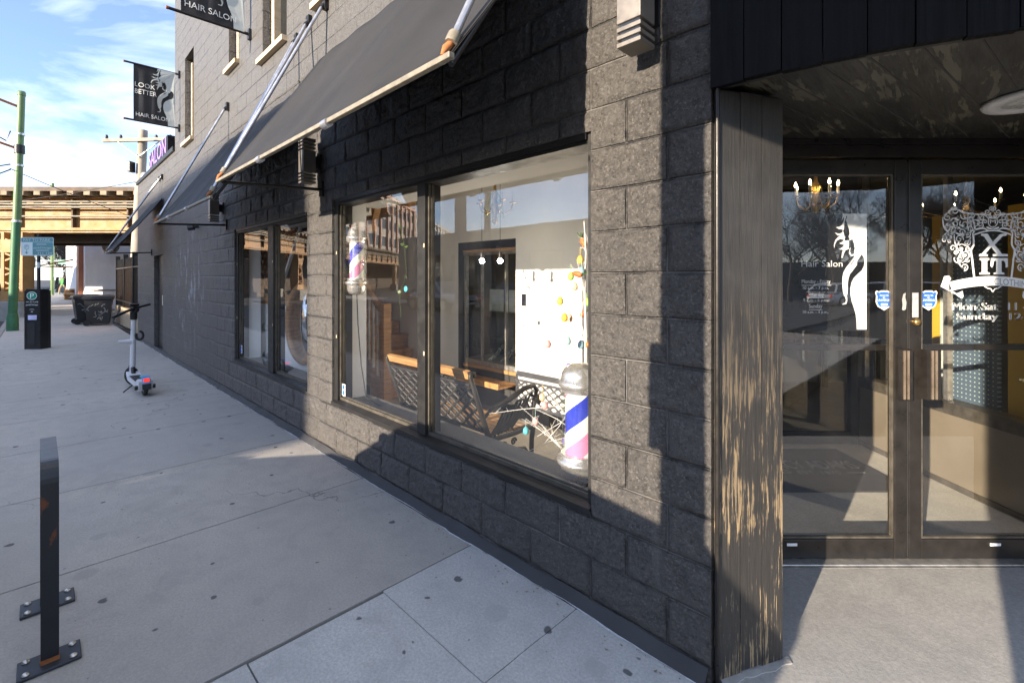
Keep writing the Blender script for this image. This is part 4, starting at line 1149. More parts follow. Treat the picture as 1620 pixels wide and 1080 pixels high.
for s, z, lab in ((2.66, 1.661, 'lit pendant bulb in front of the glass cabinet, nearer the stairs'), (2.41, 1.655, 'lit pendant bulb in front of the glass cabinet, nearer the sunlit wall')):
    t = T('pendant_lamp', lab, 'pendant lamp', (s, -1.2, z), group='pendant bulbs in the salon')
    t.part('bulb', MB().ball((s, -1.2, z), .024, 14), bulb_on)
    t.part('socket', MB().lathe((s, -1.2, z), [(.017, .026), (.019, .075), (.010, .09)], 12), black_metal)
    t.part('cord', MB().tube([(s, -1.2, z + .088), (s, -1.2, 2.949)], .0025, 5), black_metal)
T('light_switch', 'dark switch plate on the sunlit white wall', 'light switch', (2.83, -1.95, 1.26), m=[black_metal], mb=MB().bbox(2.80, 2.86, -1.958, -1.948, 1.20, 1.33, .003).box(2.823, 2.837, -1.9475, -1.940, 1.25, 1.28))

def chandelier(o, fr, label, rr=.24, arms=6, lit=True, ceil=None, grp='chandeliers'):
    o = Vector(o)
    t = T('chandelier', label, 'chandelier', o, fr=fr, group=grp)
    b = MB().lathe(o, [(.004, -.18), (.03, -.15), (.018, -.1), (.04, -.04), (.02, .02), (.03, .08), (.012, .12), (.012, .22)], 12)
    b.tube([o + Vector((0, 0, .2)), Vector((o.x, o.y, ceil))], .006, 5)
    t.part('body', b, brass)
    for k in range(arms):
        a = 2 * math.pi * k / arms + .3; d = Vector((math.cos(a), math.sin(a), 0))
        am = t.part('arm', MB().tube([o + Vector((0, 0, -.02)), o + d * rr * .5 + Vector((0, 0, -.09)), o + d * rr * .9 + Vector((0, 0, -.05)), o + d * rr], .006, 6).lathe(o + d * rr, [(.006, 0), (.028, .008), (.03, .012)], 10), brass)
        t.part('candle', MB().lathe(o + d * rr, [(.009, .012), (.009, .075)], 8), white_paint, parent=am)
        t.part('flame_bulb', MB().lathe(o + d * rr + Vector((0, 0, .075)), [(.003, 0), (.008, .008), (.009, .017), (.004, .032), (.001, .040)], 8), flame_on if lit else clear, parent=am)
    cm = MB()
    for k in range(18):
        a = 2 * math.pi * k / 18; cm.tube([o + Vector((.03 * math.cos(a), .03 * math.sin(a), .09)), o + Vector((rr * .45 * math.cos(a), rr * .45 * math.sin(a), -.02)), o + Vector((rr * .5 * math.cos(a), rr * .5 * math.sin(a), -.12))], .004, 4)
    t.part('crystal_chain', cm, clear)
    return t
q = WP(783, 322, -.95)
chandelier(q, 'W', 'small brass chandelier with glass drops behind the big window', .15, 5, False, 2.949)

# ---- second window: white partition, wine lattice, round mirror
t = T('white_partition', 'white low partition behind the smaller shop window', 'partition', (5.8, -.39, -.02))
t.part('panel', MB().box(3.85, 8.8, -.41, -.37, -.018, 1.16), plaster)
t.part('cap_board', MB().box(3.85, 8.0, -.45, -.365, 1.161, 1.30), oak_h)
t.part('end_board', MB().box(6.46, 8.8, -.41, -.37, 1.301, 2.13), plaster)
t = T('lattice_rack', 'orange wooden lattice rack above the white partition', 'lattice rack', (5.8, -.8, 1.32))
lx = MB(); s0_, s1_, z0_, z1_ = 4.8, 6.45, 1.31, 2.2
def keep(q): return q.x > 5.72 - (q.z - 1.26) * .865 + .02 and q.x < s1_ and z0_ <= q.z <= z1_
n_ = 11
for i in range(-7, n_ + 1):
    for sg in (0, 1):
        a, b = (i / n_, (i + 6) / n_) if sg else ((i + 6) / n_, i / n_)
        A = Vector((s0_ + (s1_ - s0_) * a, -.43 - .016 * (1 - sg), z0_)); B = Vector((s0_ + (s1_ - s0_) * b, -.43 - .016 * (1 - sg), z1_))
        seg = [A.lerp(B, k / 24) for k in range(25)]; seg = [q for q in seg if keep(q)]
        if len(seg) > 1: lx.tube([seg[0], seg[-1]], .013, 4)
t.part('lattice', lx, M('orange_wood', (.42, .17, .05), .5, vs=4))
t.part('back_panel', MB().box(3.9, 6.45, -.62, -.60, 1.31, 2.3), dark_in)
t.part('diagonal_trim', MB().obox((5.68, -.44, 1.31), (.05, 0, 0), (0, .03, 0), (-.72, 0, .83)), white_paint)
t.part('side_trim', MB().box(6.42, 6.458, -.44, -.412, 1.31, 2.2), white_paint)
t = T('round_mirror', 'round wooden framed mirror leaning on the white partition', 'mirror', (4.77, -.366, .98))
t.part('frame', MB().lathe((4.77, -.366, .98), [(.37, .0), (.45, .0), (.46, .03), (.44, .05), (.385, .045), (.375, .008)], 48, 'y', cap=False), oak)
t.part('mirror_glass', MB().lathe((4.77, -.366, .98), [(.001, .012), (.372, .012), (.372, .002), (.001, .002)], 48, 'y'), mirror_m)
for (s, z, lab) in ((3.115, .56, 'small blue security sticker low in the corner of the big window'), (5.955, .60, 'small blue security sticker low in the corner of the smaller window')):
    t = T('security_sticker', lab, 'sticker', (s, -.05, z), group='blue security stickers on the window corners')
    t.part('backing', MB().bbox(s - .028, s + .028, -.0545, -.0525, z - .05, z + .05, .0008), white_vinyl)
    t.part('badge', MB().bbox(s - .02, s + .02, -.0522, -.0512, z + .004, z + .042, .0004).bbox(s - .02, s + .02, -.0522, -.0512, z - .042, z - .004, .0004), blue_vinyl)

# ================================================================== WRITING AND DECALS ON THE DOORS
def dec(Yp): return lambda px, py, h=0.0: ((px - 810) / 750 * Yp, Yp - h, 1.5 - (py - 440) / 750 * Yp)
GY = DY + .022
f_in = dec(GY + .010)
t = T('salon_poster', 'black hair salon poster with opening hours and a white figure on the door', 'poster', f_in(1300, 430), fr='D')
t.part('backing', MB().prism([(1226, 523), (1373, 523), (1373, 337), (1226, 337)], 0, .004, lambda a, b, h: f_in(a, b, h)), black_vinyl)
wm, dm = emblem(lambda a, b: f_in(1318 + 52 * a, 521 - 182.5 * b, .0048), lambda a, b: f_in(1318 + 52 * a, 521 - 182.5 * b, .0056))
e_ = t.part('emblem', wm, white_vinyl); t.part('emblem_detail', dm, black_vinyl, parent=e_)
tx = MB()
TF = lambda a, b, h: f_in(a, b, .0048)
for (s_, x0, x1, yb, yt) in (('Hair Salon', 1267, 1332, 422, 412), ('Monday - Friday', 1267.5, 1313, 450, 442), ('10 a.m. - 7 p.m.', 1269.5, 1310, 459, 452.5), ('Saturday', 1277.5, 1302.5, 470, 461.5),
                             ('9 a.m. - 6 p.m.', 1270, 1309, 478.5, 472), ('Sunday', 1279, 1300, 489, 480.5), ('10 a.m. - 4 p.m.', 1269.5, 1309, 497, 491)):
    tx.text(s_, x0, x1, yb, yt, TF)
for (x0, x1, y) in ((1267, 1314, 451.6), (1277, 1303, 470.8), (1279, 1300, 490.2)): tx.prism([(x0, y), (x1, y), (x1, y - .7), (x0, y - .7)], .0046, .0050, lambda a, b, h: f_in(a, b, h))
t.part('lettering', tx, white_vinyl)

f_out = dec(DY + .019)
def shield(cx_, cy_, wd, ht, k=1.0):
    pts = []
    half = [(0, -.5), (.18, -.5), (.30, -.44), (.42, -.50), (.50, -.40), (.44, -.22), (.47, .08), (.36, .32), (.16, .42), (0, .52)]
    half = [(a * k, b * k) for a, b in half]
    return [(cx_ + a * wd, cy_ + b * ht) for a, b in half] + [(cx_ - a * wd, cy_ + b * ht) for a, b in reversed(half[1:-1])]
for (cx_, lab) in ((1398.5, 'blue shield security sticker on the left glass door'), (1469, 'blue shield security sticker on the right glass door near the pull plate')):
    t = T('shield_sticker', lab, 'sticker', f_out(cx_, 475), fr='D', group='blue shield stickers on the doors')
    PP = lambda a, b, h: f_out(a, b, h)
    t.part('outline', MB().prism(shield(cx_, 475, 28, 31), 0, .0006, PP), white_vinyl)
    t.part('field', MB().prism(shield(cx_, 475, 28, 31, .87), .0007, .0012, PP), blue_vinyl)
    tx = MB(); tf = lambda a, b, h: f_out(a, b, .0016)
    tx.text('PROTECTED', cx_ - 7, cx_ + 7, 468.6, 466.2, tf); tx.text('BY', cx_ - 2, cx_ + 2, 471.8, 469.6, tf); tx.text('UNIVERSAL', cx_ - 10.5, cx_ + 10.5, 476.4, 472.8, tf)
    for (hw, y0, y1) in ((5, 480, 483.2), (5, 485, 487)): tx.prism([(cx_ - hw, y1), (cx_ + hw, y1), (cx_ + hw, y0), (cx_ - hw, y0)], .0013, .0016, PP)
    t.part('lettering', tx, white_vinyl)
f_st = dec(DY - .006)
t = T('pull_sticker', 'pale upright sticker reading PULL on the right door stile', 'sticker', f_st(1448, 478), fr='D')
t.part('backing', MB().prism([(1443, 502), (1453, 502), (1453, 463), (1443, 463)], 0, .0008, lambda a, b, h: f_st(a, b, h)), grey_vinyl)
tx = MB()
for i, ch in enumerate('PULL'): tx.text(ch, 1445, 1451, 472 + i * 8.6, 465 + i * 8.6, lambda a, b, h: f_st(a, b, .0014))
t.part('lettering', tx, white_vinyl)
T('worn_sticker', 'torn grey sticker remnant on the left door stile', 'sticker', f_st(1430, 477), fr='D', mb=MB().prism([(1427, 490), (1430, 491), (1433, 489), (1434, 478), (1432, 470), (1433, 463), (1429, 465), (1427, 474), (1428, 482)], 0, .0006, lambda a, b, h: f_st(a, b, h)), m=grey_vinyl)

# crest: scrollwork, shield, X IT, ribbon
t = T('crest_decal', 'large white scrollwork crest reading X IT on the right glass door', 'window decal', f_out(1569, 400), fr='D')
Z8 = lambda x, y: (1440 + x / 4.91, 300 + y / 4.91)
def fz(h): return lambda x, y, hh=0.0: f_out(*Z8(x, y), h)
sw_ = MB()
def spiral(cx_, cy_, r, turns, a0_, sg, w0):
    P_ = []
    for i in range(26):
        q = i / 25; rr = r * (1 - .86 * q); a = a0_ + sg * turns * 2 * math.pi * q
        P_.append((cx_ + rr * math.cos(a), cy_ + rr * math.sin(a)))
    for mirror in (0, 1):
        pp = [(1280 - x, y) if mirror else (x, y) for x, y in P_]
        sw_.ribbon(pp, lambda q: w0 * (1.1 - .5 * q), fz(.0008))
    return P_
def stroke(pts, w0):
    # smooth polyline
    P_ = [Vector((a, b)) for a, b in pts]; out = []
    for i in range(len(P_) - 1):
        p0, p1, p2, p3 = P_[max(i - 1, 0)], P_[i], P_[i + 1], P_[min(i + 2, len(P_) - 1)]
        for k in range(8):
            u_ = k / 8
            out.append(tuple(.5 * ((2 * p1) + (p2 - p0) * u_ + (2 * p0 - 5 * p1 + 4 * p2 - p3) * u_ ** 2 + (3 * p1 - p0 - 3 * p2 + p3) * u_ ** 3)))
    out.append(tuple(P_[-1]))
    for mirror in (0, 1):
        sw_.ribbon([(1280 - x, y) if mirror else (x, y) for x, y in out], lambda q: w0 * (.45 + 1.1 * math.sin(math.pi * min(1, .1 + q * .9))), fz(.0008))
rc = random.Random(11)
for (x, y, r) in ((345, 165, 34), (290, 215, 36), (425, 200, 36), (480, 195, 24), (555, 215, 34), (505, 265, 38), (420, 270, 40), (345, 260, 42), (285, 290, 28), (270, 365, 30), (265, 390, 22), (330, 320, 30), (400, 330, 32), (445, 345, 26), (380, 385, 34),
                  (440, 410, 30), (330, 455, 26), (395, 455, 36), (445, 460, 22), (375, 540, 36), (420, 600, 30), (440, 545, 20), (425, 505, 30), (600, 175, 26), (630, 150, 22), (545, 275, 24), (580, 250, 20), (470, 305, 26), (620, 205, 14), (355, 490, 20), (305, 400, 18), (460, 240, 20)):
    spiral(x, y, r, rc.uniform(1.1, 1.6), rc.uniform(0, 6.28), rc.choice((-1, 1)), 7.5)
for pts in (((250, 230), (300, 170), (350, 150), (420, 180), (500, 190), (580, 200), (612, 235)), ((260, 350), (330, 330), (400, 350), (470, 320), (560, 300), (600, 315), (640, 322)), ((340, 340), (350, 420), (400, 470), (370, 540), (390, 590), (425, 620)),
            ((470, 370), (440, 430), (470, 480), (440, 540), (400, 570)), ((250, 215), (262, 290), (300, 330), (345, 345)), ((480, 210), (500, 300), (480, 350)), ((590, 290), (610, 300), (640, 305)), ((310, 240), (360, 290), (430, 300), (480, 270))):
    stroke(pts, 9)
for (x, y) in ((300, 250), (380, 230), (450, 225), (520, 230), (330, 300), (390, 300), (370, 430), (400, 520), (300, 360)):   # leaf blades
    for k in range(3):
        a = rc.uniform(0, 6.28); L_ = rc.uniform(25, 45)
        stroke(((x, y), (x + L_ * .5 * math.cos(a) + 6, y + L_ * .5 * math.sin(a)), (x + L_ * math.cos(a + .5), y + L_ * math.sin(a + .5))), 9)
t.part('scrollwork', sw_, white_vinyl)
sh_ = MB()
for pts in (((487, 345), (492, 400), (492, 430), (470, 468), (472, 500), (480, 540), (487, 610), (497, 690)),):
    P_ = pts
    for mirror in (0, 1): sh_.ribbon([(1280 - x, y) if mirror else (x, y) for x, y in P_], 15, fz(.0010))
arc_ = [(490 + 300 * i / 20, 352 - 34 * math.sin(math.pi * i / 20)) for i in range(21)]
sh_.ribbon(arc_, 10, fz(.0010))
sh_.ribbon([(606, 222), (604, 262), (620, 285), (640, 294), (660, 285), (676, 262), (674, 222), (606, 222)], 7, fz(.0012))
t.part('shield_outline', sh_, white_vinyl)
lt_ = MB()
lt_.text('M', 618, 662, 264, 234, lambda a, b, h: fz(.0012)(a, b))
def poly(P_, h=.0012): lt_.add([fz(h)(x, y) for x, y in P_], [tuple(range(len(P_)))])
poly([(548, 342), (600, 342), (640, 405), (682, 362), (700, 345), (746, 342), (746, 358), (716, 362), (655, 428), (712, 500), (756, 500), (756, 518), (640, 518), (640, 502), (668, 498), (628, 446), (580, 498), (600, 504), (600, 518), (534, 518), (534, 502), (556, 496), (614, 428), (570, 362), (548, 358)])
poly([(538, 532), (612, 532), (612, 546), (596, 552), (596, 640), (616, 646), (616, 658), (536, 658), (536, 646), (554, 640), (554, 552), (538, 546)])
poly([(626, 532), (756, 532), (758, 600), (738, 606), (738, 575), (728, 552), (708, 552), (708, 640), (730, 646), (730, 658), (646, 658), (646, 646), (666, 640), (666, 552), (648, 556), (644, 590), (632, 606), (620, 590)])
t.part('initials', lt_, white_vinyl)
rb = MB()
def band(off): return [(300 + 680 * i / 30, off + 46 * (abs(i / 30 - .5) * 2) ** 2) for i in range(31)]
up_, lo_ = band(672), band(744)
rb.add([fz(.0014)(x, y) for x, y in up_ + lo_[::-1]], [tuple(range(62))])
for mirror in (0, 1):
    for P_ in ([(262, 672), (300, 668), (316, 690), (300, 720), (318, 770), (300, 786), (234, 752), (246, 720)], [(316, 780), (360, 806), (405, 786), (412, 830), (398, 846), (372, 830), (350, 812), (318, 800)]):
        P2 = [(1280 - x, y) if mirror else (x, y) for x, y in P_]
        rb.add([fz(.0014)(x, y) for x, y in P2], [tuple(range(len(P2)))])
for mirror in (0, 1): rb.ribbon([(1280 - x, y) if mirror else (x, y) for x, y in ((575, 750), (600, 765), (625, 770), (640, 795))], 9, fz(.0010))
t.part('ribbon', rb, white_vinyl)
tx = MB(); tx.text('EUROPEAN CLOTHING', 338, 942, 0, 1, lambda a, b, h: fz(.0020)(a, 738 + 46 * (abs((a - 640) / 340)) ** 2 - b * 50))
t.part('lettering', tx, grey_vinyl)
t = T('hours_lettering', 'white opening hours lettering below the crest on the right door', 'lettering', f_out(1560, 485), fr='D')
tx = MB()
for dx_ in (0, 1.0): # double strike for a bold face
    tx.text('Mon-Sat  11 -', 1506 + dx_, 1624 + dx_, 490.5, 478.5, lambda a, b, h: f_out(a, b, .0008)); tx.text('Sunday  12-', 1512.5 + dx_, 1622 + dx_, 509, 495, lambda a, b, h: f_out(a, b, .0008))
t.part('lettering', tx, white_vinyl)

# floor mat, partition goods, shop furniture
t = T('door_mat', 'dark vestibule door mat lettered STACY ADAMS', 'door mat', (2.34, 3.72, .004), fr='D')
t.part('mat', MB().bbox(1.85, 2.83, 3.31, 4.14, .0045, .014, .003), M('mat_fibre', (.035, .035, .038), .95, bs=300, bst=.6))
tx = MB(); tx.text('STACY ADAMS', 1.97, 2.73, 3.70, 3.86, lambda a, b, h: (a, b, .0155)); tx.text('EST. 1875', 2.19, 2.51, 3.60, 3.655, lambda a, b, h: (a, b, .0155))
tx.prism([(2.0, 3.622), (2.14, 3.622), (2.14, 3.632), (2.0, 3.632)], .0145, .0155).prism([(2.56, 3.622), (2.70, 3.622), (2.70, 3.632), (2.56, 3.632)], .0145, .0155)
t.part('lettering', tx, pale_vinyl)
t = T('peg_board', 'blue grey perforated board standing behind the vestibule screen', 'peg board', (3.40, 3.3, .62), fr='D')
pbm, nt_, p_ = newmat('peg_board')
co_ = objco(nt_, (30, 30, 30)); fr_ = nd(nt_, 'VectorMath', {0: co_}, operation='FRACTION').outputs[0]
ds_ = nd(nt_, 'VectorMath', {0: nd(nt_, 'Mapping', {0: fr_, 1: (0, -.5, -.5), 3: (0, 1, 1)}).outputs[0]}, operation='LENGTH').outputs['Value']
nt_.links.new(mixc(nt_, ramp(nt_, ds_, .14, .18), (.62, .72, .66), (.13, .17, .24)), p_.inputs['Base Color'])
t.part('board', MB().box(3.40, 3.43, 3.32, 3.72, .45, 1.9), pbm)
t.part('edge', MB().box(3.385, 3.399, 3.70, 3.75, .45, 1.9), white_paint)
t = T('yellow_panel', 'bright yellow panel beside the perforated board in the shop', 'panel', (3.42, 2.75, .45), fr='D')
t.part('panel', MB().box(3.42, 3.46, 2.3, 3.27, .45, 2.0).box(3.42, 3.46, 3.78, 3.86, .45, 2.0), yellow_p)
t.part('knob', MB().ball((3.41, 3.17, .82), .014), chrome)
t = T('hat_table', 'white shop display table with a dark top under the hats', 'table', (4.6, 6.6, 0), fr='D')
t.part('top', MB().bbox(3.5, 6.2, 6.45, 7.1, .53, .585, .005), dark_in)
for i, x in enumerate((3.55, 4.28, 5.0, 5.7)): t.part('leg', MB().box(x, x + .05, 6.5, 6.55, 0, .529), dark_in)
for (a, b) in ((3.61, 4.27), (4.34, 4.98), (5.06, 5.69)): t.part('front_panel', MB().box(a, b, 6.62, 6.65, .05, .50), plaster)
def hat(x, y, z, m, lab, wd=.17):
    t = T('brimmed_hat', lab, 'hat', (x, y, z), fr='D', group='hats on the display table')
    t.part('brim', MB().lathe((x, y, z), [(.02, .012), (wd * .6, .012), (wd * .95, .018), (wd, .026), (wd * .97, .014), (wd * .5, .0)], 28), m)
    t.part('crown', MB().lathe((x, y, z), [(wd * .58, .014), (wd * .55, .07), (wd * .46, .125), (wd * .32, .135), (wd * .2, .118), (.002, .115)], 24), m)
    t.part('band', MB().lathe((x, y, z), [(wd * .585, .02), (wd * .57, .045)], 24), black_metal if m is not black_metal else grey_vinyl)
felt_p = M('pink_felt', (.62, .25, .25), .9); felt_b = M('black_felt', (.02, .02, .022), .9); felt_g = M('charcoal_felt', (.05, .05, .055), .9)
hat(3.95, 6.75, .586, felt_p, 'pink felt hat on the shop table, next to the timber pier')
hat(4.42, 6.72, .586, felt_b, 'black felt hat with a grey band between two other hats')
hat(4.98, 6.75, .586, felt_g, 'charcoal felt hat at the dark end of the table')
chandelier((2.21, 3.45, 2.085), 'D', 'small lit candle chandelier in the vestibule behind the left glass door', .135, 7, True, 2.615)
chandelier((4.5, 4.7, 2.20), 'D', 'wide lit candle chandelier in the shop behind the right glass door', .44, 9, True, 2.549)
t = T('gold_lamp', 'curved golden wall ornament just inside the left door', 'ornament', (1.45, 2.75, 1.65), fr='D')
t.part('tube', MB().tube([(1.20, 2.72, 1.60), (1.44, 2.72, 1.60)], .04, 14), brass)
t.part('leaf', MB().tube([(1.20, 2.72, 1.665), (1.36, 2.72, 1.685), (1.55, 2.72, 1.68)], [.014, .02, .004], 8), brass)
t.part('tail', MB().tube([(1.38, 2.72, 1.57), (1.33, 2.72, 1.45), (1.30, 2.72, 1.36)], [.014, .012, .004], 8), brass)

# ================================================================== THINGS ON THE SIDEWALK
t = T('bike_rack', 'black steel loop bike rack bolted to the sidewalk with rust spots', 'bike rack', (2.1, 1.735, 0))
rk = MB(); s0, s1 = 1.855, 2.365; hw = .026
path = [(s0, 0.01), (s0, .50)] + [(s0 + .08 - .08 * math.cos(a), .705 + .075 * math.sin(a)) for a in [math.pi / 2 * i / 6 for i in range(7)]] + [(s1 - .08 + .08 * math.sin(a), .705 + .075 * math.cos(a)) for a in [math.pi / 2 * i / 6 for i in range(7)]] + [(s1, .50), (s1, .01)]
ins = [(s0 + .038, .01), (s0 + .038, .50)] + [(s0 + .088 - .043 * math.cos(a), .70 + .037 * math.sin(a)) for a in [math.pi / 2 * i / 6 for i in range(7)]] + [(s1 - .088 + .043 * math.sin(a), .70 + .037 * math.cos(a)) for a in [math.pi / 2 * i / 6 for i in range(7)]] + [(s1 - .038, .50), (s1 - .038, .01)]
n = len(path)
vs = [(a, 1.735 + hw, b) for a, b in path] + [(a, 1.735 - hw, b) for a, b in path] + [(a, 1.735 + hw, b) for a, b in ins] + [(a, 1.735 - hw, b) for a, b in ins]
fs = []
for i in range(n - 1):
    fs += [(i, i + 1, n + i + 1, n + i), (2 * n + i, 3 * n + i, 3 * n + i + 1, 2 * n + i + 1), (i, 2 * n + i, 2 * n + i + 1, i + 1), (n + i, n + i + 1, 3 * n + i + 1, 3 * n + i)]
rk.add(vs, fs)
rkm, nt_, p_ = newmat('rack_steel_rusty')
co_ = objco(nt_)
rz_ = mth(nt_, 'MULTIPLY', ramp(nt_, noi(nt_, nd(nt_, 'Mapping', {0: co_, 3: (14, 14, 5)}).outputs[0], 1.0, 6, .7), .60, .66), .9)
nt_.links.new(mixc(nt_, rz_, mixc(nt_, noi(nt_, co_, 9, 4), (.008, .009, .012), (.022, .024, .03)), (.17, .055, .02)), p_.inputs['Base Color'])
nt_.links.new(ramp(nt_, mth(nt_, 'ADD', rz_, mth(nt_, 'MULTIPLY', noi(nt_, co_, 20, 4), .25)), 0, 1, .28, .85), p_.inputs['Roughness'])
nt_.links.new(bump(nt_, noi(nt_, co_, 60, 3), .12, .004), p_.inputs['Normal'])
t.part('loop', rk, rkm)
t.part('weld_sleeve', MB().box(s0 - .0015, s0 + .0395, 1.735 - hw - .0015, 1.735 + hw + .0015, .0, .03), rust)
for s in (s0 + .022, s1 - .022):
    pl = t.part('base_plate', MB().bbox(s - .062, s + .062, 1.735 - .090, 1.735 + .090, .0015, .013, .003), plate_m)
    for a in (-.042, .042):
        for b in (-.066, .066):
            t.part('bolt', MB().lathe((s + a, 1.735 + b, .0142), [(.012, 0), (.012, .003), (.008, .007), (.001, .009)], 14), alu, parent=pl)

# kick scooter, standing, rear wheel towards us
def scooter():
    S0 = Vector((6.85, .80, 0))
    t = T('kick_scooter', 'white shared kick scooter parked on the sidewalk with a red tail light', 'scooter', S0)
    ax = Vector((.999, .03, 0)).normalized(); sd = Vector((-ax.y, ax.x, 0)); up = Vector((0, 0, 1))
    def Q(a, b, c): return S0 + ax * a + sd * b + up * c
    def wheel(a, r, steer=0):
        m_ = MB(); d = (sd + ax * steer).normalized(); f2 = (ax - sd * steer).normalized()
        ring = []
        for i in range(25):
            an = 2 * math.pi * i / 24; ring.append(Q(a, 0, r) + f2 * (r - .022) * math.cos(an) + up * (r - .022) * math.sin(an))
        m_.tube(ring, .024, 8, cap=False)
        wl_ = t.part('wheel', m_, rubber)
        hub = MB(); hub.tube([Q(a, 0, r) - d * .025, Q(a, 0, r) + d * .025], .05, 14)
        for i in range(5):
            an = 2 * math.pi * i / 5; hub.tube([Q(a, 0, r), Q(a, 0, r) + f2 * (r - .03) * math.cos(an) + up * (r - .03) * math.sin(an)], .012, 5)
        rr = [Q(a, 0, r) + f2 * (r - .045) * math.cos(2 * math.pi * i / 24) + up * (r - .045) * math.sin(2 * math.pi * i / 24) for i in range(25)]
        hub.tube(rr, .008, 6, cap=False)
        t.part('rim', hub, scoot_w, parent=wl_)
    wheel(.06, .115); wheel(.98, .125, -.55)
    dk = MB(); dk.prism([(.02, .07), (.24, .095), (.78, .10), (.90, .16), (.90, .20), (.78, .155), (.24, .15), (.05, .22), (-.04, .20)], -.075, .075, lambda a, b, h: tuple(Q(a, h, b)))
    d_ = t.part('deck', dk, scoot_w)
    t.part('grip_mat', MB().prism([(.26, .152), (.76, .157), (.76, .160), (.26, .156)], -.06, .06, lambda a, b, h: tuple(Q(a, h, b))), rubber, parent=d_)
    fd = MB(); fd.prism([(-.075, .17), (-.02, .255), (.12, .25), (.12, .235), (-.01, .238), (-.062, .165)], -.04, .04, lambda a, b, h: tuple(Q(a, h, b)))
    f_ = t.part('rear_mudguard', fd, scoot_b)
    t.part('mud_flap', MB().prism([(-.078, .168), (-.066, .165), (-.085, .10), (-.095, .10)], -.045, .045, lambda a, b, h: tuple(Q(a, h, b))), rubber, parent=f_)
    t.part('tail_light', MB().prism([(-.082, .195), (-.060, .235), (-.045, .235), (-.066, .192)], -.03, .03, lambda a, b, h: tuple(Q(a, h, b))), red_lens, parent=f_)
    for b in (-.085, .085): t.part('axle_block', MB().tube([Q(.03, b - .02, .115), Q(.03, b + .02, .115)], .028, 8), black_metal)
    t.part('kickstand', MB().tube([Q(.42, .06, .10), Q(.40, .17, .012)], .009, 6), black_metal)
    t.part('stem', MB().tube([Q(.93, 0, .18), Q(.83, 0, 1.0)], [.034, .030], 14), scoot_w)
    t.part('fork', MB().tube([Q(.93, 0, .30), Q(.975, .05, .125)], .016, 8).tube([Q(.93, 0, .30), Q(.975, -.05, .125)], .016, 8), black_metal)
    t.part('front_mudguard', MB().tube([Q(.98 + .14 * math.cos(a), 0, .125 + .14 * math.sin(a)) for a in [math.pi * (.1 + .8 * i / 10) for i in range(11)]], .028, 6), black_metal)
    t.part('cable_lock', MB().tube([Q(.80, .05 * 0 - .06 - .04 * math.sin(a), .70 + .06 * math.cos(a)) for a in [2 * math.pi * i / 12 for i in range(11)]], .016, 8), rubber)
    t.part('side_hook', MB().tube([Q(.87, .0, .62), Q(.87, .16, .63)], [.036, .014], 8), scoot_w)
    t.part('collar', MB().tube([Q(.835, 0, .93), Q(.82, 0, 1.03)], .042, 12), black_metal)
    hb = MB(); hb.tube([Q(.82, -.02, 1.05), Q(.80, .0, 1.07)], .05, 10)
    d2 = (sd * .8 - ax * .55).normalized(); c = Q(.81, 0, 1.08)
    hb.tube([c - d2 * .10 + up * .02, c - d2 * .24 + up * .045], [.016, .018], 8).tube([c - d2 * .1 + up * .02, c + d2 * .1 - up * .03], .018, 8).tube([c + d2 * .1 - up * .03, c + d2 * .30 - up * .10], [.018, .022], 8)
    h_ = t.part('handlebar', hb, black_metal)
    t.part('display', MB().obox(c + up * .035 - d2 * .07 - ax * .05, d2 * .14, ax * .10, up * .03), black_metal, parent=h_)
    t.part('cable', MB().tube([c + d2 * .2, c + d2 * .3 + up * -.16, Q(.86, .02, .78)], .006, 5), rubber, parent=h_)
scooter()

# parking pay station with its sign
K0 = Vector((13.62, 1.77, 0))
dK = Vector((IW.to_3x3() @ Vector((1, 0, 0)))); nK = Vector((IW.to_3x3() @ Vector((0, -1, 0))))      # picture right and towards the viewer
def KQ(a, b, c): return K0 + dK * a + nK * b + Vector((0, 0, c))
t = T('pay_station', 'black parking pay station with a green P disc and a sign post', 'pay station', K0)
bd = MB(); bd.prism([(-.165, -.12), (.165, -.12), (.175, -.05), (.175, .10), (.165, .12), (-.165, .12), (-.175, .10), (-.175, -.05)], .0, 1.24, lambda a, b, h: tuple(KQ(a, b, h)))
bd.prism([(-.15, -.10), (.15, -.10), (.15, .10), (-.15, .10)], 1.241, 1.27, lambda a, b, h: tuple(KQ(a, b, h)))
t.part('cabinet', bd, black_metal)
KF = lambda a, b, h: tuple(KQ(a, .122 + h, b))
disc = [(.10 * math.cos(2 * math.pi * i / 28), 1.13 + .078 * math.sin(2 * math.pi * i / 28)) for i in range(28)]
d_ = t.part('disc', MB().prism(disc, 0, .003, KF), sign_green)
t.part('disc_rim', MB().ribbon([(x * 1.04, 1.13 + (y - 1.13) * 1.04) for x, y in disc + disc[:1]], .010, KF, .004), white_vinyl, parent=d_)
t.part('lettering', MB().text('P', -.035, .045, 1.08, 1.18, KF, .005), white_vinyl, parent=d_)
t.part('lettering', MB().text('PAY BY PLATE', -.12, .13, .985, 1.01, KF, .003), white_vinyl)
t.part('lettering', MB().text('parkChicago', -.125, .13, .915, .955, KF, .003), white_vinyl)
t.part('notice', MB().prism([(-.085, .62), (.10, .62), (.10, .72), (-.085, .72)], 0, .002, KF), M('pale_violet_paper', (.55, .55, .78), .6))
t.part('icon', MB().ribbon([(-.05, .835), (.0, .85), (.05, .835)], .015, KF, .003).prism([(-.03, .78), (.03, .78), (0, .82)], .001, .003, KF), grey_vinyl)
t.part('screen_recess', MB().prism([(-.10, .10), (.06, .10), (.06, .56), (-.10, .56)], 0, .002, KF), rubber)
t.part('post', MB().tube([KQ(.0, -.02, 1.27), KQ(-.0, -.02, 2.45)], .030, 10), black_metal)
t.part('post_band', MB().tube([KQ(0, -.02, 1.72), KQ(0, -.02, 1.84)], .0315, 10), pale_teal)
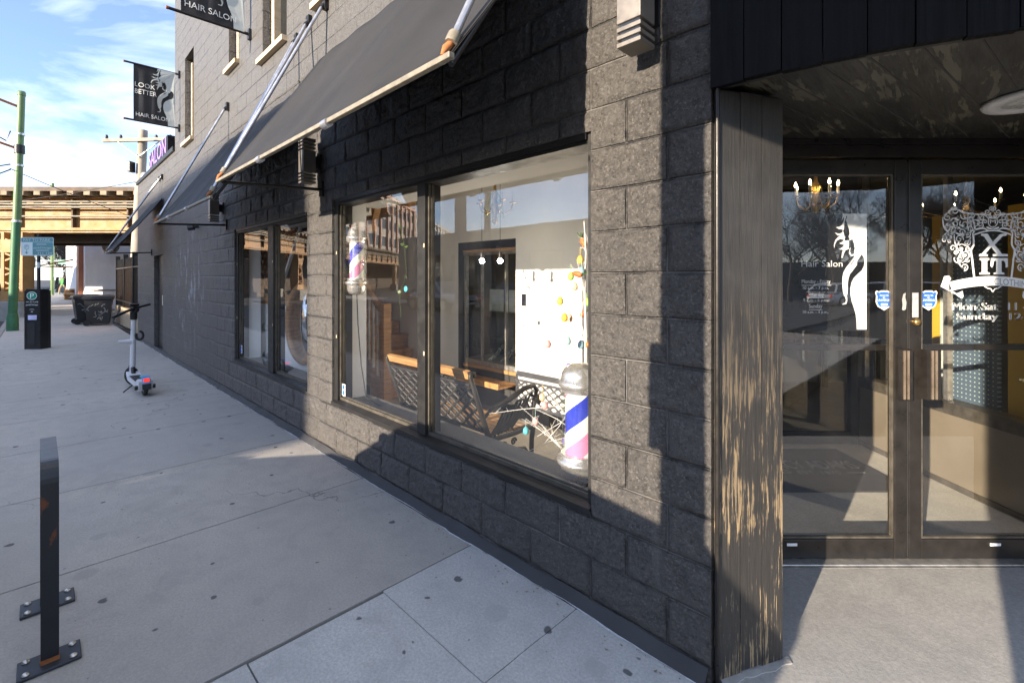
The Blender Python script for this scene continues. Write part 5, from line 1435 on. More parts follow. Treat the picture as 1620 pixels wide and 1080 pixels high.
SF = lambda a, b, h: tuple(KQ(a, .015 + h, b))
X0, X1, Z0, Z1 = -.345, .355, 1.98, 2.37
def rrect(x0, x1, y0, y1, r):
    return [(x + r * math.cos(a0 + i * math.pi / 8), y + r * math.sin(a0 + i * math.pi / 8)) for (x, y, a0) in ((x1 - r, y1 - r, 0), (x0 + r, y1 - r, math.pi / 2), (x0 + r, y0 + r, math.pi), (x1 - r, y0 + r, 1.5 * math.pi)) for i in range(5)]
s_ = t.part('sign_plate', MB().prism(rrect(X0, X1, Z0, Z1, .03), 0, .004, SF), pale_teal)
pn = MB().prism(rrect(X0 + .012, X1 - .012, Z1 - .10, Z1 - .010, .02), .0045, .006, SF).prism([(X0 + .255, Z0 + .015), (X1 - .012, Z0 + .015), (X1 - .012, Z1 - .108), (X0 + .255, Z1 - .108)], .0045, .006, SF)
t.part('sign_field', pn, teal, parent=s_)
tx = MB(); tx.text('PAY TO PARK', X0 + .06, X1 - .06, Z1 - .082, Z1 - .03, SF, .008); tx.text('parkChicago', X0 + .28, X1 - .04, Z0 + .135, Z0 + .19, SF, .008); tx.text('311 124', X0 + .36, X1 - .03, Z0 + .03, Z0 + .075, SF, .008)
for (a, b, y) in ((.34, .55, .235), (.33, .60, .105)): tx.prism([(X0 + a, Z0 + y), (X0 + b, Z0 + y), (X0 + b, Z0 + y + .012), (X0 + a, Z0 + y + .012)], .0065, .008, SF)
t.part('lettering', tx, pale_vinyl, parent=s_)
tx = MB(); tx.text('P', X0 + .105, X0 + .15, Z0 + .155, Z0 + .215, SF, .006)
tx.ribbon([(X0 + .127 + .05 * math.cos(2 * math.pi * i / 24), Z0 + .185 + .05 * math.sin(2 * math.pi * i / 24)) for i in range(25)], .009, SF, .006)
tx.ribbon([(X0 + .127, Z0 + .125), (X0 + .127, Z0 + .06)], .012, SF, .006).prism([(X0 + .09, Z0 + .075), (X0 + .164, Z0 + .075), (X0 + .127, Z0 + .035)], .005, .006, SF)
t.part('arrow_mark', tx, teal, parent=s_)

# street light poles
def light_pole(s, p, hgt, lean, label, arms=True, m=green_paint, base=True, group='green street poles'):
    t = T('street_pole', label, 'street pole', (s, p, -.0), group=group)
    L_ = Vector((lean[0], lean[1], 0))
    t.part('shaft', MB().tube([Vector((s, p, .5)), Vector((s, p, 0)) + L_ * .5 + Vector((0, 0, hgt * .5)), Vector((s, p, hgt)) + L_], [.100, .094, .082], 16), m)
    t.part('base', MB().lathe((s, p, 0), [(.13, 0), (.13, .38), (.106, .5)], 16), dk_green if m is green_paint else m)
    t.part('lower_sleeve', MB().tube([Vector((s, p, .5)), Vector((s, p, 3.1)) + L_ * .42], .1025, 16), dk_green if m is green_paint else m)
    t.part('cap', MB().lathe(Vector((s, p, hgt)) + L_, [(.094, 0), (.094, .08), (.08, .12), (.001, .13)], 14), m)
    for z in (3.1, 4.7, 5.6):
        if z < hgt: t.part('band', MB().tube([Vector((s, p, z)) + L_ * (z / hgt), Vector((s, p, z + .06)) + L_ * (z / hgt)], .110, 14), alu)
    if arms:
        for z in (hgt - .35, hgt - 1.55):
            a = Vector((s, p, z)) + L_ * (z / hgt)
            t.part('arm', MB().tube([a, a + Vector((0, .9, .28)), a + Vector((0, 2.6, .75))], .035, 8), rust)
        z = hgt - 1.55; a = Vector((s, p, z)) + L_ * (z / hgt)
        t.part('clamp', MB().tube([a - Vector((0, 0, .12)), a + Vector((0, 0, .12))], .12, 14), black_metal)
    return t
lp = light_pole(18.97, 2.28, 6.75, (-.05, -.18), 'green painted street pole with two arms behind the pay station')
lp.part('sticker', MB().prism([(19.0 - .05 - .19 * 0, 1.2), (19.05, 1.2), (19.05, 1.32), (18.95, 1.32)], 2.12, 2.125, lambda a, b, h: (a - .11, h, b)), pale_vinyl)
for k, pts in enumerate((((.2, 2.9, 7.4), (.05, 1.2, 6.0), (0, .2, 5.4), (0, .12, 5.7)), ((.1, 3.2, 7.0), (.0, 1.4, 5.2), (0, .5, 4.6), (0, .12, 4.75)), ((0, .9, 4.7), (.1, .5, 4.35), (0, .12, 4.6)))):
    lp.part('cable', MB().tube([Vector((18.97, 2.2, 0)) + Vector(q) for q in pts], .018, 5), rubber)
# the pole that stands behind the camera and throws the upright shadow on the pier
t = T('lamp_post', 'painted street lamp post at the kerb outside the picture', 'lamp post', (.03, 2.28, 0))
t.part('shaft', MB().tube([(.03, 2.28, .0), (.03, 2.28, 7.5)], [.095, .085], 16), green_paint)
t.part('base', MB().lathe((.03, 2.28, 0), [(.16, 0), (.15, .25), (.10, .4)], 16), dk_green)
t.part('box', MB().bbox(.08, .17, 2.2, 2.36, 1.35, 1.75, .01), alu)
t.part('arm', MB().tube([(.03, 2.28, 7.3), (.03, 3.2, 7.8), (.03, 4.6, 7.9)], .05, 8), green_paint)

t = T('shade_board', 'large board on a post added out of view at the kerb to shade the canopy', 'shade board', (-1.0, 2.30, 0))  # unseen board added to shade the fascia and the top of the pier
t.part('board', MB().bbox(-3.2, .10, 2.385, 2.43, 2.64, 5.2, .01), grey_vinyl)
t.part('post', MB().tube([(-1.02, 2.30, 0), (-1.02, 2.30, 5.2)], .11, 14), black_metal)  # added so that its shadow darkens the right of the entrance floor
t.part('rail', MB().box(-3.1, .05, 2.36, 2.384, 3.0, 3.1).box(-3.1, .05, 2.36, 2.384, 4.6, 4.7), black_metal)

# trash bins by the fence
def bin_(s, p, rz, label):
    t = T('trash_bin', label, 'trash bin', (s, p, 0), group='black trash bins by the fence')
    def B(a, b, c):
        x = a * math.cos(rz) - b * math.sin(rz); y = a * math.sin(rz) + b * math.cos(rz); return (s + x, p + y, c)
    def ring(w_, d_, z): return [B(-w_, -d_, z), B(w_, -d_, z), B(w_, d_, z), B(-w_, d_, z)]
    m_ = MB(); r0, r1, r2 = ring(.24, .26, .05), ring(.30, .34, .80), ring(.335, .375, .83)
    m_.add(r0 + r1 + r2 + ring(.335, .375, .87), [(3, 2, 1, 0)] + [(i + 4 * j, (i + 1) % 4 + 4 * j, (i + 1) % 4 + 4 * j + 4, i + 4 * j + 4) for j in range(3) for i in range(4)])
    t.part('body', m_, bin_m)
    l_ = MB(); l_.add(ring(.345, .39, .872) + ring(.33, .37, .93) + ring(.22, .26, .97), [(3, 2, 1, 0), (8, 9, 10, 11)] + [(i + 4 * j, (i + 1) % 4 + 4 * j, (i + 1) % 4 + 4 * j + 4, i + 4 * j + 4) for j in range(2) for i in range(4)])
    t.part('lid', l_, bin_m)
    for sg in (-1, 1): t.part('wheel', MB().tube([B(sg * .25, .27, .09), B(sg * .30, .27, .09)], .09, 14), rubber)
    t.part('handle', MB().tube([B(-.22, .42, .86), B(.22, .42, .86)], .016, 6), bin_m)
    gm = MB(); rg_ = random.Random(int(s * 10))
    for k in range(9):
        q = [(-.18 + .36 * rg_.random(), .25 + .5 * rg_.random())]
        for j in range(6): q.append((q[-1][0] + rg_.uniform(-.06, .06), q[-1][1] + rg_.uniform(-.06, .06)))
        gm.ribbon(q, .014, lambda a, b, h: B(-(.245 + .06 * (b - .05) / .75) - .006, a, b), 0)
    t.part('graffiti', gm, [pale_teal, pale_vinyl, grey_vinyl][int(s * 10) % 3])
bin_(19.45, .38, R(-8), 'black trash bin with graffiti next to the brick fence base')
bin_(20.3, .62, R(4), 'black trash bin mostly hidden behind its graffitied twin')
# fence
t = T('yard_fence', 'tan board and black iron fence on a low block base past the building', 'fence', (17.5, -.1, 0))
t.part('base_wall', MB().bbox(14.6, 20.6, -.30, -.12, 0, .58, .01), tan_block)
t.part('boards', MB().box(14.8, 20.5, -.24, -.20, .64, 1.95), oak_h)
for k in range(48):
    s = 14.7 + k * .122; t.part('picket', MB().box(s, s + .022, -.19, -.168, .60, 2.12), black_metal) if k % 1 == 0 else None
t.part('rail', MB().box(14.6, 20.6, -.165, -.14, 1.80, 1.84).box(14.6, 20.6, -.165, -.14, .75, .79), black_metal)
for s in (14.5, 16.5, 18.5, 20.55): t.part('post', MB().box(s, s + .07, -.26, -.135, .0, 2.25), black_metal)

# ================================================================== THE RAIL VIADUCT
t = T('rail_viaduct', 'rusty tan elevated railway crossing the street on lattice piers', 'railway bridge', (-30, 19, 0), fr='D')
xa, xb = -100, -3.5
for nm, y, sg in (('near_girder', 19.0, -1), ('far_girder', 23.0, 1)):
    gm = MB()
    gm.box(xa, xb, y - .02, y + .02, 3.36, 4.66)
    g_ = t.part(nm, gm, tan_steel)
    t.part('flange', MB().box(xa, xb, y - .22, y + .22, 4.661, 4.70).box(xa, xb, y - .24, y + .24, 3.30, 3.359).box(xa, xb, y - .09 + sg * .10, y + .09 + sg * .10, 3.40, 3.50), tan_steel, parent=g_)
    for k in range(44):
        x = xa + 1.1 + k * 2.2
        if x < xb - .1: t.part('stiffener', MB().box(x, x + .06, y + sg * .021, y + sg * .18, 3.38, 4.655), dark_steel, parent=g_)
    pp_ = MB()
    for z, r_ in ((4.52, .035), (4.42, .04), (4.30, .045), (3.94, .035)): pp_.tube([(xa, y + sg * .30, z), (xb, y + sg * .30, z)], r_, 8)
    t.part('conduit', pp_, bar_m, parent=g_)
dk = MB()
for k in range(150):
    x = xa + .3 + k * .64
    dk.box(x, x + .24, 18.25, 23.75, 4.705, 4.86)
t.part('sleepers', dk, tie_m)
t.part('deck_edge', MB().box(xa, xb, 18.3, 18.55, 4.865, 5.03).box(xa, xb, 23.4, 23.7, 4.865, 5.03), dark_steel)
t.part('deck', MB().box(xa, xb, 18.56, 23.39, 4.865, 4.90), dark_steel)
t.part('cross_frame', MB().box(xa, xb, 20.0, 20.2, 3.0, 3.35).box(xa, xb, 22.0, 22.2, 3.0, 3.35), dark_steel)
pl = MB()
for (x, y) in ((-19.4, 18.6), (-24.4, 23.2), (-33.5, 18.9), (-38.5, 23.2), (-48, 18.9), (-53.0, 23.2), (-63, 18.9), (-80, 18.9)):
    m_ = MB()
    for dx in (-.42, .30): m_.box(x + dx, x + dx + .12, y - .22, y + .22, .62, 3.29)
    for k in range(9):
        z = .75 + k * .28
        m_.obox((x - .30, y - .20, z), (.60, 0, .22 * (1 if k % 2 else -1)), (0, .02, 0), (0, 0, .07))
    m_.box(x - .44, x + .44, y - .23, y - .19, 2.5, 3.0).box(x - .44, x + .44, y - .23, y - .19, .62, 1.0).box(x - .44, x + .44, y + .19, y + .22, .63, 3.28)
    pr = t.part('pier', m_, tan_steel)
    t.part('pier_footing', MB().bbox(x - .62, x + .62, y - .5, y + .5, -.2, .60, .03), kerb_m, parent=pr)

# ================================================================== BUILDINGS BEYOND
def simple_windows(t, spots, nm, m_f, m_g, fr_fn):
    for (a, b, c, d) in spots:
        w_ = t.part(nm, MB().prism([(a, c), (b, c), (b, d), (a, d)], .0, .05, fr_fn), m_f)
        k = .07
        t.part('pane', MB().prism([(a + k, c + k), (b - k, c + k), (b - k, d - k), (a + k, d - k)], .051, .056, fr_fn), m_g, parent=w_)
t = T('grey_building', 'pale grey painted block building half in shade beyond the railway', 'building', (-23.4, 26, 0), fr='D')
t.part('wall', MB().prism([(-23.4, 26), (-4, 26), (-4, 44), (-41.4, 44)], -.2, 5.7), M('pale_grey_wall', (.72, .73, .76), .75, var=.10, vs=1.2, bs=9, bst=.5))
t.part('drain_pipe', MB().tube([(-20.4, 25.9, 5.6), (-20.4, 25.9, 1.3)], .07, 8), bar_m)
t.part('meter_box', MB().bbox(-20.7, -20.15, 25.7, 25.99, .75, 1.3, .03), alu)
t.part('drain_pipe', MB().tube([(-23.0, 25.92, .85), (-20.7, 25.92, .85)], .05, 8), bar_m)
t.part('wall_bracket', MB().box(-22.7, -22.5, 25.8, 25.99, 3.55, 4.1), frame_in)
d_ = t.part('dish', MB().lathe((-21.6, 25.55, 3.3), [(.02, .12), (.3, .08), (.48, -.02), (.5, -.03), (.3, .06), (.02, .10)], 24, 'y'), bar_m)
t.part('parapet', MB().prism([(-23.5, 25.9), (-4, 25.9), (-4, 26.3), (-23.3, 26.3)], 5.701, 5.85), kerb_m)
t = T('corner_brick_building', 'narrow sunlit orange brick front beyond the grey building', 'building', (-30, 32, 0), fr='D')
t.part('wall', MB().prism([(-24.6, 26.9), (-24.3, 27.2), (-25.9, 28.8), (-26.2, 28.5)], -.2, 5.6), brick)
t.part('awning_frame', MB().tube([(-25.8, 27.9, 2.6), (-27.3, 27.2, 2.2), (-25.9, 28.0, 2.15)], .04, 6).tube([(-26.8, 28.9, 2.6), (-28.3, 28.2, 2.2), (-26.9, 29.0, 2.15)], .04, 6), oak)
if 0: T('pale_tower', 'pale tall building far down the street past the trees', 'building', (-68, 76, 0), fr='D', mb=MB().prism([(-69.5, 76), (-64, 76), (-64, 90), (-69.5, 90)], -.2, 7.5), m=M('pale_tower_wall', (.55, .48, .40), .8, var=.05))

# ---- trees
def bare_tree(base, hgt, seed, label, fr='D', spread=1.0, depth=6, group='bare trees'):
    r_ = random.Random(seed); base = Vector(base)
    t = T('bare_tree', label, 'tree', base, fr=fr, group=group)
    tm_ = MB(); cm_ = MB()
    def grow(p, d, L_, rad, lev):
        n_ = 3; pts = [p]; q = p.copy(); dd = d.copy()
        for i in range(n_):
            dd = (dd + Vector((r_.uniform(-.22, .22), r_.uniform(-.22, .22), r_.uniform(-.05, .16)))).normalized(); q = q + dd * (L_ / n_); pts.append(q.copy())
        rs = [max(.004, rad * (1 - .45 * i / n_)) for i in range(n_ + 1)]
        (tm_ if lev < 2 else cm_).tube(pts, rs, 7 if lev < 2 else (4 if lev < 4 else 3), cap=False)
        if lev >= depth: return
        for k in range(3 if lev < 4 else 2 + (r_.random() < .5)):
            a = r_.uniform(0, 6.28); s_ = Vector((math.cos(a), math.sin(a), r_.uniform(-.1, .5)))
            nd_ = (dd * .75 + s_ * r_.uniform(.55, .95) * spread).normalized()
            grow(pts[r_.choice((1, 2, 3, 3))] if lev else pts[r_.choice((2, 3))], nd_, L_ * r_.uniform(.62, .82), max(.006, rad * r_.uniform(.42, .58)), lev + 1)
        grow(pts[-1], dd, L_ * .78, rad * .55, lev + 1)
    grow(base - Vector((0, 0, .1)), Vector((r_.uniform(-.06, .06), r_.uniform(-.06, .06), 1)), hgt * .30, hgt * .024, 0)
    t.part('trunk', tm_, bark); t.part('crown', cm_, bark)
    return t
for i, (x, y, h_, lab) in enumerate(((-48, 50, 9, 'bare tree just beside the lattice pier far down the street'), (-56, 60, 12, 'broad bare tree in the middle distance behind the parking sign'), (-55, 64, 10, 'bare tree between the sign post and the dark evergreen'),
                                     (-78, 84, 13, 'bare tree farthest down the street'), (-59, 66, 13, 'tall bare tree rising behind the evergreen'), (-64, 70, 9, 'low bare tree left of the tall one far down the street'), (-70, 73, 10, 'wide bare tree seen between the pay sign and the pier'), (-66, 78, 10, 'hazy bare tree at the end of the street'))):
    bare_tree((x, y, -.2), h_, 20 + i, lab, depth=6)
t = T('evergreen_tree', 'small dark evergreen tree at the far end of the sidewalk', 'tree', (-52.5, 57, -.2), fr='D')
t.part('trunk', MB().tube([(-52.5, 57, -.2), (-52.5, 57, 5)], [.15, .03], 8), bark)
cm = MB(); rg = random.Random(9)
for k in range(900):
    z = rg.uniform(.5, 5.6); rr = (5.8 - z) * .36 * math.sqrt(rg.random()) + .05; a = rg.uniform(0, 6.28)
    c = Vector((-52.5 + rr * math.cos(a), 57 + rr * math.sin(a), z - .2)); d = Vector((math.cos(a), math.sin(a), -.35)) * rg.uniform(.2, .45); sd = Vector((-math.sin(a), math.cos(a), rg.uniform(-.5, .5))) * .10
    cm.add([c - sd, c + sd, c + d], [(0, 1, 2)])
t.part('crown', cm, needle_m)

# ---- vehicles
def car(s, p, z, paint, label, flip=1, L_=4.3, Wd=1.76, Ht=1.44, kind='car', fr='W', rot=0.0, group='parked cars', fw=0.0, rw=0.0):
    o = Vector((s, p, z))
    t = T('parked_car', label, kind, o, fr=fr, group=group)
    cr_, sr_ = math.cos(rot), math.sin(rot)
    def Cc(x, y, h): x *= flip; return (s + x * cr_ - y * sr_, p + x * sr_ + y * cr_, z + h)
    hl = L_ / 2
    van = kind == 'van'
    # body below the belt line: stations (x, belt height, half width, bottom)
    st = [(-hl, .52, .60, .34), (-hl + .10, .70, .76, .26), (-hl + .5, .84, .85, .20), (-hl + 1.0, .90, .88, .18), (0, .90, .88, .18), (hl - 1.35, .88, .88, .18), (hl - .6, .80, .85, .20), (hl - .15, .68, .76, .24), (hl, .52, .60, .32)]
    if van: st = [(-hl, 1.0, .80, .3), (-hl + .05, 1.05, .88, .2)] + [(x, 1.05, .88, .18) for x in (-1, 0, hl - .9)] + [(hl - .5, 1.0, .86, .2), (hl, .6, .7, .3)]
    m_ = MB(); k = Wd / 1.76; vs = []
    for (x, b, w_, lo) in st:
        w_ *= k
        for (y, h) in ((-w_ * .96, lo), (-w_, lo + (b - lo) * .55), (-w_ * .97, b - .04), (-w_ * .86, b), (0, b + .03), (w_ * .86, b), (w_ * .97, b - .04), (w_, lo + (b - lo) * .55), (w_ * .96, lo)): vs.append(Cc(x, y, h))
    n_ = len(st); fs = [(9 * i + j, 9 * i + j + 1, 9 * i + 10 + j, 9 * i + 9 + j) for i in range(n_ - 1) for j in range(8)]
    fs += [tuple(range(9)), tuple(9 * (n_ - 1) + j for j in range(8, -1, -1))] + [(9 * i, 9 * i + 9, 9 * i + 17, 9 * i + 8) for i in range(n_ - 1)]
    m_.add(vs, fs, True)
    b_ = t.part('body', m_, paint)
    if van: cb = [(-hl + .06, Ht), (-hl + .02, 1.06), (hl - .95, 1.06), (hl - 1.35, Ht)]
    else: cb = [(-hl + .75 - rw, Ht - .08), (-hl + .18, .87), (hl - 1.05 + fw, .86), (hl - 1.85 + fw, Ht - .03)]
    def ring(x, h, w_): return [Cc(x, -w_ * k, h), Cc(x, w_ * k, h)]
    (xa_, ha), (xb_, hb), (xc_, hc), (xd_, hd) = cb
    tw_, bw_ = (.80, .86) if van else (.58, .82)
    m_ = MB(); mid = (xa_ + xd_) / 2
    V = ring(xb_, hb, bw_) + ring(xa_, ha, tw_) + ring(mid, Ht, tw_ + .02) + ring(xd_, hd, tw_) + ring(xc_, hc, bw_)
    m_.add(V, [(0, 1, 3, 2), (2, 3, 5, 4), (4, 5, 7, 6), (6, 7, 9, 8), (0, 2, 4, 6, 8), (9, 7, 5, 3, 1)])
    t.part('cabin', m_, paint, parent=b_)
    gm = MB()
    def lerp(a, b, q): return tuple(a[i] + (b[i] - a[i]) * q for i in range(3))
    def pane(A, B, C_, D, off):
        c = Vector([sum(v[i] for v in (A, B, C_, D)) / 4 for i in range(3)]); out = []
        for v in (A, B, C_, D): out.append(tuple(c + (Vector(v) - c) * .86 + Vector(off)))
        gm.add(out, [(0, 1, 2, 3)])
    ox, oy = Vector(Cc(1, 0, 0)) - Vector(Cc(0, 0, 0)), Vector(Cc(0, 1, 0)) - Vector(Cc(0, 0, 0))
    pane(V[8], V[9], V[7], V[6], ox * .012 + Vector((0, 0, .008))); pane(V[1], V[0], V[2], V[3], -ox * .012 + Vector((0, 0, .008)))
    mb_l, mb_r = lerp(V[0], V[8], .55), lerp(V[1], V[9], .55)
    if not van:
        pane(V[0], mb_l, V[4], V[2], -oy * .012); pane(mb_l, V[8], V[6], V[4], -oy * .012)
        pane(mb_r, V[1], V[3], V[5], oy * .012); pane(V[9], mb_r, V[5], V[7], oy * .012)
    else:
        pane(lerp(V[0], V[8], .78), V[8], V[6], lerp(V[4], V[6], .6), -oy * .012); pane(V[9], lerp(V[1], V[9], .78), lerp(V[5], V[7], .6), V[7], oy * .012)
    t.part('windows', gm, car_glass, parent=b_)
    for x in (-hl + .82, hl - .85):
        for sg in (-1, 1):
            w_ = t.part('wheel', MB().tube([Cc(x, sg * (.70 * k), .32), Cc(x, sg * (.895 * k), .32)], .32, 20), rubber)
            t.part('rim', MB().tube([Cc(x, sg * (.885 * k), .32), Cc(x, sg * (.905 * k), .32)], .20, 14), alu, parent=w_)
    for sg in (-1, 1):
        t.part('headlight', MB().tube([Cc(hl - .14, sg * .62 * k, .62), Cc(hl - .02, sg * .56 * k, .60)], .08, 10), lamp_white)
        t.part('tail_lamp', MB().tube([Cc(-hl + .10, sg * .66 * k, .70), Cc(-hl + .02, sg * .60 * k, .68)], .07, 10), red_lens)
    return t
car(1.60, 3.48, -.14, car_dark, 'dark hatchback parked at the kerb behind the camera', 1, 4.14, 1.74, 1.39, fw=.08, rw=.38)
far = [(29, 3.4, car_grey, 'silver car parked under the railway'), (38, 3.4, car_dark, 'dark car parked past the railway'), (56, 3.4, car_grey, 'pale grey car farthest along the kerb'), (64, 6.5, car_dark, 'black car driving far down the street')]
for i, (s, p, c, lab) in enumerate(far): car(s, p, -.14, c, lab, -1)
car(47, 5.6, -.14, car_white, 'white delivery van with red lettering on its side far down the street', -1, 5.6, 2.0, 2.4, 'van')
for i, (s, c, lab) in enumerate(((8, car_white, 'white car parked across the street in front of the low shops'), (13.6, car_blue, 'blue car parked across the street'), (19.5, car_grey, 'silver car parked across the street near the railway'))):
    car(s, 13.1, -.14, c, lab, -1)

# ---- tiny far street furniture
for i, (x, y, h_, lab) in enumerate(((-41.2, 42.5, 10, 'slim green pole right behind the parking sign edge'), (-53, 58.5, 10, 'slim green pole beyond the white van'), (-50.5, 59.5, 12, 'dark pole before the evergreen tree'))):
    t = T('slim_pole', lab, 'pole', (x, y, 0), fr='D', group='slim poles far down the street')
    t.part('shaft', MB().tube([(x, y, 0), (x, y, h_)], .13, 10), [green_paint, green_paint, dk_green][i])
    t.part('plate', MB().box(x + .2 * (i > 0), x + .9, y - .02, y + .02, 1.6, 2.5), pale_vinyl if i < 2 else teal)
t = T('traffic_signal', 'traffic signal showing red on a long arm across the street', 'traffic light', (-46, 46, 0), fr='D')
t.part('pole', MB().tube([(-40.8, 45.6, 0), (-40.8, 45.6, 3.6)], .09, 10), dk_green)
t.part('arm', MB().tube([(-40.8, 45.6, 3.1), (-52, 45.6, 3.3)], .06, 8), pale_teal)
h_ = t.part('signal_head', MB().bbox(-46.1, -45.75, 45.3, 45.55, 2.5, 3.5, .03), black_metal)
for k, m_ in enumerate((red_lens, rubber, rubber)): t.part('lens', MB().lathe((-45.92, 45.28, 3.3 - .3 * k), [(.001, 0), (.11, .0), (.12, .02)], 14, 'y'), m_ if k else M('red_signal_on', (.9, .1, .03), .4, emit=(1, .12, .03), es=6, bst=0), parent=h_)
t.part('street_sign', MB().box(-43.6, -42.1, 45.5, 45.53, 2.85, 3.25), sign_green)
def person(x, y, h_, pose, top, label, fr='D'):
    t = T('person', label, 'person', (x, y, -.02), fr=fr, group='pedestrians far down the sidewalk')
    k = h_ / 1.7
    J = {'pel': (0, 0, .92), 'ch': (0, -.02, 1.28), 'nk': (0, -.02, 1.46), 'hd': (0, -.03, 1.58), 'ht': (0, -.02, 1.70), 'ls': (-.19, -.02, 1.40), 'le': (-.26, .05 * pose, 1.14), 'lh': (-.25, -.12 * pose, .92), 'rs': (.19, -.02, 1.40), 're': (.26, -.06 * pose, 1.14), 'rh': (.24, .10 * pose, .92),
         'lk': (-.10, .22 * pose, .50), 'lf': (-.10, .30 * pose, .06), 'lt': (-.10, .16 * pose, .03), 'rk': (.10, -.10 * pose, .50), 'rf': (.10, -.30 * pose, .07), 'rt': (.10, -.42 * pose, .03), 'lhp': (-.09, 0, .88), 'rhp': (.09, 0, .88)}
    E_ = [('pel', 'ch'), ('ch', 'nk'), ('nk', 'hd'), ('hd', 'ht'), ('ch', 'ls'), ('ls', 'le'), ('le', 'lh'), ('ch', 'rs'), ('rs', 're'), ('re', 'rh'), ('pel', 'lhp'), ('lhp', 'lk'), ('lk', 'lf'), ('lf', 'lt'), ('pel', 'rhp'), ('rhp', 'rk'), ('rk', 'rf'), ('rf', 'rt')]
    Rr = {'pel': .15, 'ch': .16, 'nk': .06, 'hd': .10, 'ht': .06, 'ls': .07, 'le': .05, 'lh': .035, 'rs': .07, 're': .05, 'rh': .035, 'lhp': .10, 'rhp': .10, 'lk': .07, 'rk': .07, 'lf': .05, 'rf': .05, 'lt': .04, 'rt': .04}
    ks = list(J); me = bpy.data.meshes.new('body'); me.from_pydata([tuple(c * k for c in J[q]) for q in ks], [(ks.index(a), ks.index(b)) for a, b in E_], [])
    ob = bpy.data.objects.new('body', me); col.objects.link(ob); ob.parent = t.ob
    md = ob.modifiers.new('skin', 'SKIN')
    for i, q in enumerate(ks):
        sv = me.skin_vertices[0].data[i]; sv.radius = (Rr[q] * k, Rr[q] * k); sv.use_root = (q == 'pel')
    sb_ = ob.modifiers.new('sub', 'SUBSURF'); sb_.levels = 1; sb_.render_levels = 1
    me.materials.append(top)
    t.part('head', MB().ball((x, y - .03 * k, 1.58 * k - .02), .115 * k, 12, 1.25), skin)
    t.part('trousers', MB().tube([(x - .10 * k, y + .02, .90 * k), (x - .10 * k, y + .22 * pose * k, .50 * k), (x - .10 * k, y + .30 * pose * k, .10 * k)], [.115 * k, .085 * k, .07 * k], 8).tube([(x + .10 * k, y, .90 * k), (x + .10 * k, y - .10 * pose * k, .50 * k), (x + .10 * k, y - .30 * pose * k, .10 * k)], [.115 * k, .085 * k, .07 * k], 8), cloth_t)
try:
    person(-40.6, 43.2, 1.7, 1, cloth_d, 'person in a black top and tan trousers walking far down the sidewalk')
    person(-42.6, 45.0, 1.7, -1, M('green_jacket', (.10, .42, .10), .8), 'person in a bright green top beside the far poles')
except Exception as e:
    print('person', e)
t = T('picnic_table', 'wooden picnic table outside the brick front far down the sidewalk', 'table', (-30.5, 33.6, 0), fr='D')
t.part('top', MB().box(-31.3, -29.9, 33.3, 33.9, .70, .76), pale_wood); t.part('bench', MB().box(-31.3, -29.9, 32.8, 33.05, .42, .46), pale_wood)
for x in (-31.1, -30.1): t.part('leg', MB().box(x, x + .08, 32.9, 33.8, 0, .69).box(x, x + .08, 33.2, 33.3, 0, .3), oak)

# ---- utility pole behind the low roof, with wires
def utility(x, y, z0, h_, lean, label, fr='D', arm=1.2, extras=True):
    t = T('utility_pole', label, 'utility pole', (x, y, z0), fr=fr, group='wooden utility poles')
    a, b = Vector((x, y, z0)), Vector((x + lean, y, z0 + h_))
    t.part('shaft', MB().tube([a, (a + b) / 2, b], [.19, .16, .13], 12), pole_wood)
    c = a.lerp(b, .93)
    t.part('crossarm', MB().obox(c + Vector((-arm, -.22, 0)), (2 * arm, 0, .05), (0, .09, 0), (0, 0, .11)), pole_wood)
    t.part('brace', MB().tube([c + Vector((-arm * .6, -.18, .03)), c + Vector((0, -.18, -.5))], .02, 5).tube([c + Vector((arm * .6, -.18, .03)), c + Vector((0, -.18, -.5))], .02, 5), alu)
    for dx in (-arm * .9, -arm * .5, arm * .5, arm * .9): t.part('insulator', MB().lathe(c + Vector((dx, -.17, .13)), [(.03, 0), (.05, .05), (.03, .12)], 8), black_metal)
    if extras:
        t.part('transformer', MB().lathe(a.lerp(b, .68) + Vector((.30, -.1, 0)), [(.17, 0), (.18, .03), (.18, .55), (.12, .62)], 14), alu)
        t.part('junction_box', MB().bbox(x + .02, x + .14, y - .30, y - .06, z0 + h_ * .775, z0 + h_ * .83, .02), frame_m)
    return t
utility(-12.95, 16.2, 0, 6.55, .35, 'leaning wooden utility pole behind the purple roof sign')
def wire(pts, label):
    T('overhead_wire', label, 'wire', pts[0], fr='D', group='overhead wires', mb=MB().tube(pts, .012, 4), m=rubber)
def sagw(a, b, sag, n=14):
    a, b = Vector(a), Vector(b); return [a.lerp(b, i / n) - Vector((0, 0, sag * 4 * (i / n) * (1 - i / n))) for i in range(n + 1)]
wire(sagw((-12.7, 16.0, 4.75), (-36, 24, 5.1), .5), 'thin overhead wire across the sky left of the utility pole')
wire(sagw((-14.2, 13.4, 4.6), (-13.2, 18.4, 3.4), .1), 'thin slack wire dropping from the green pole over the railway girder')

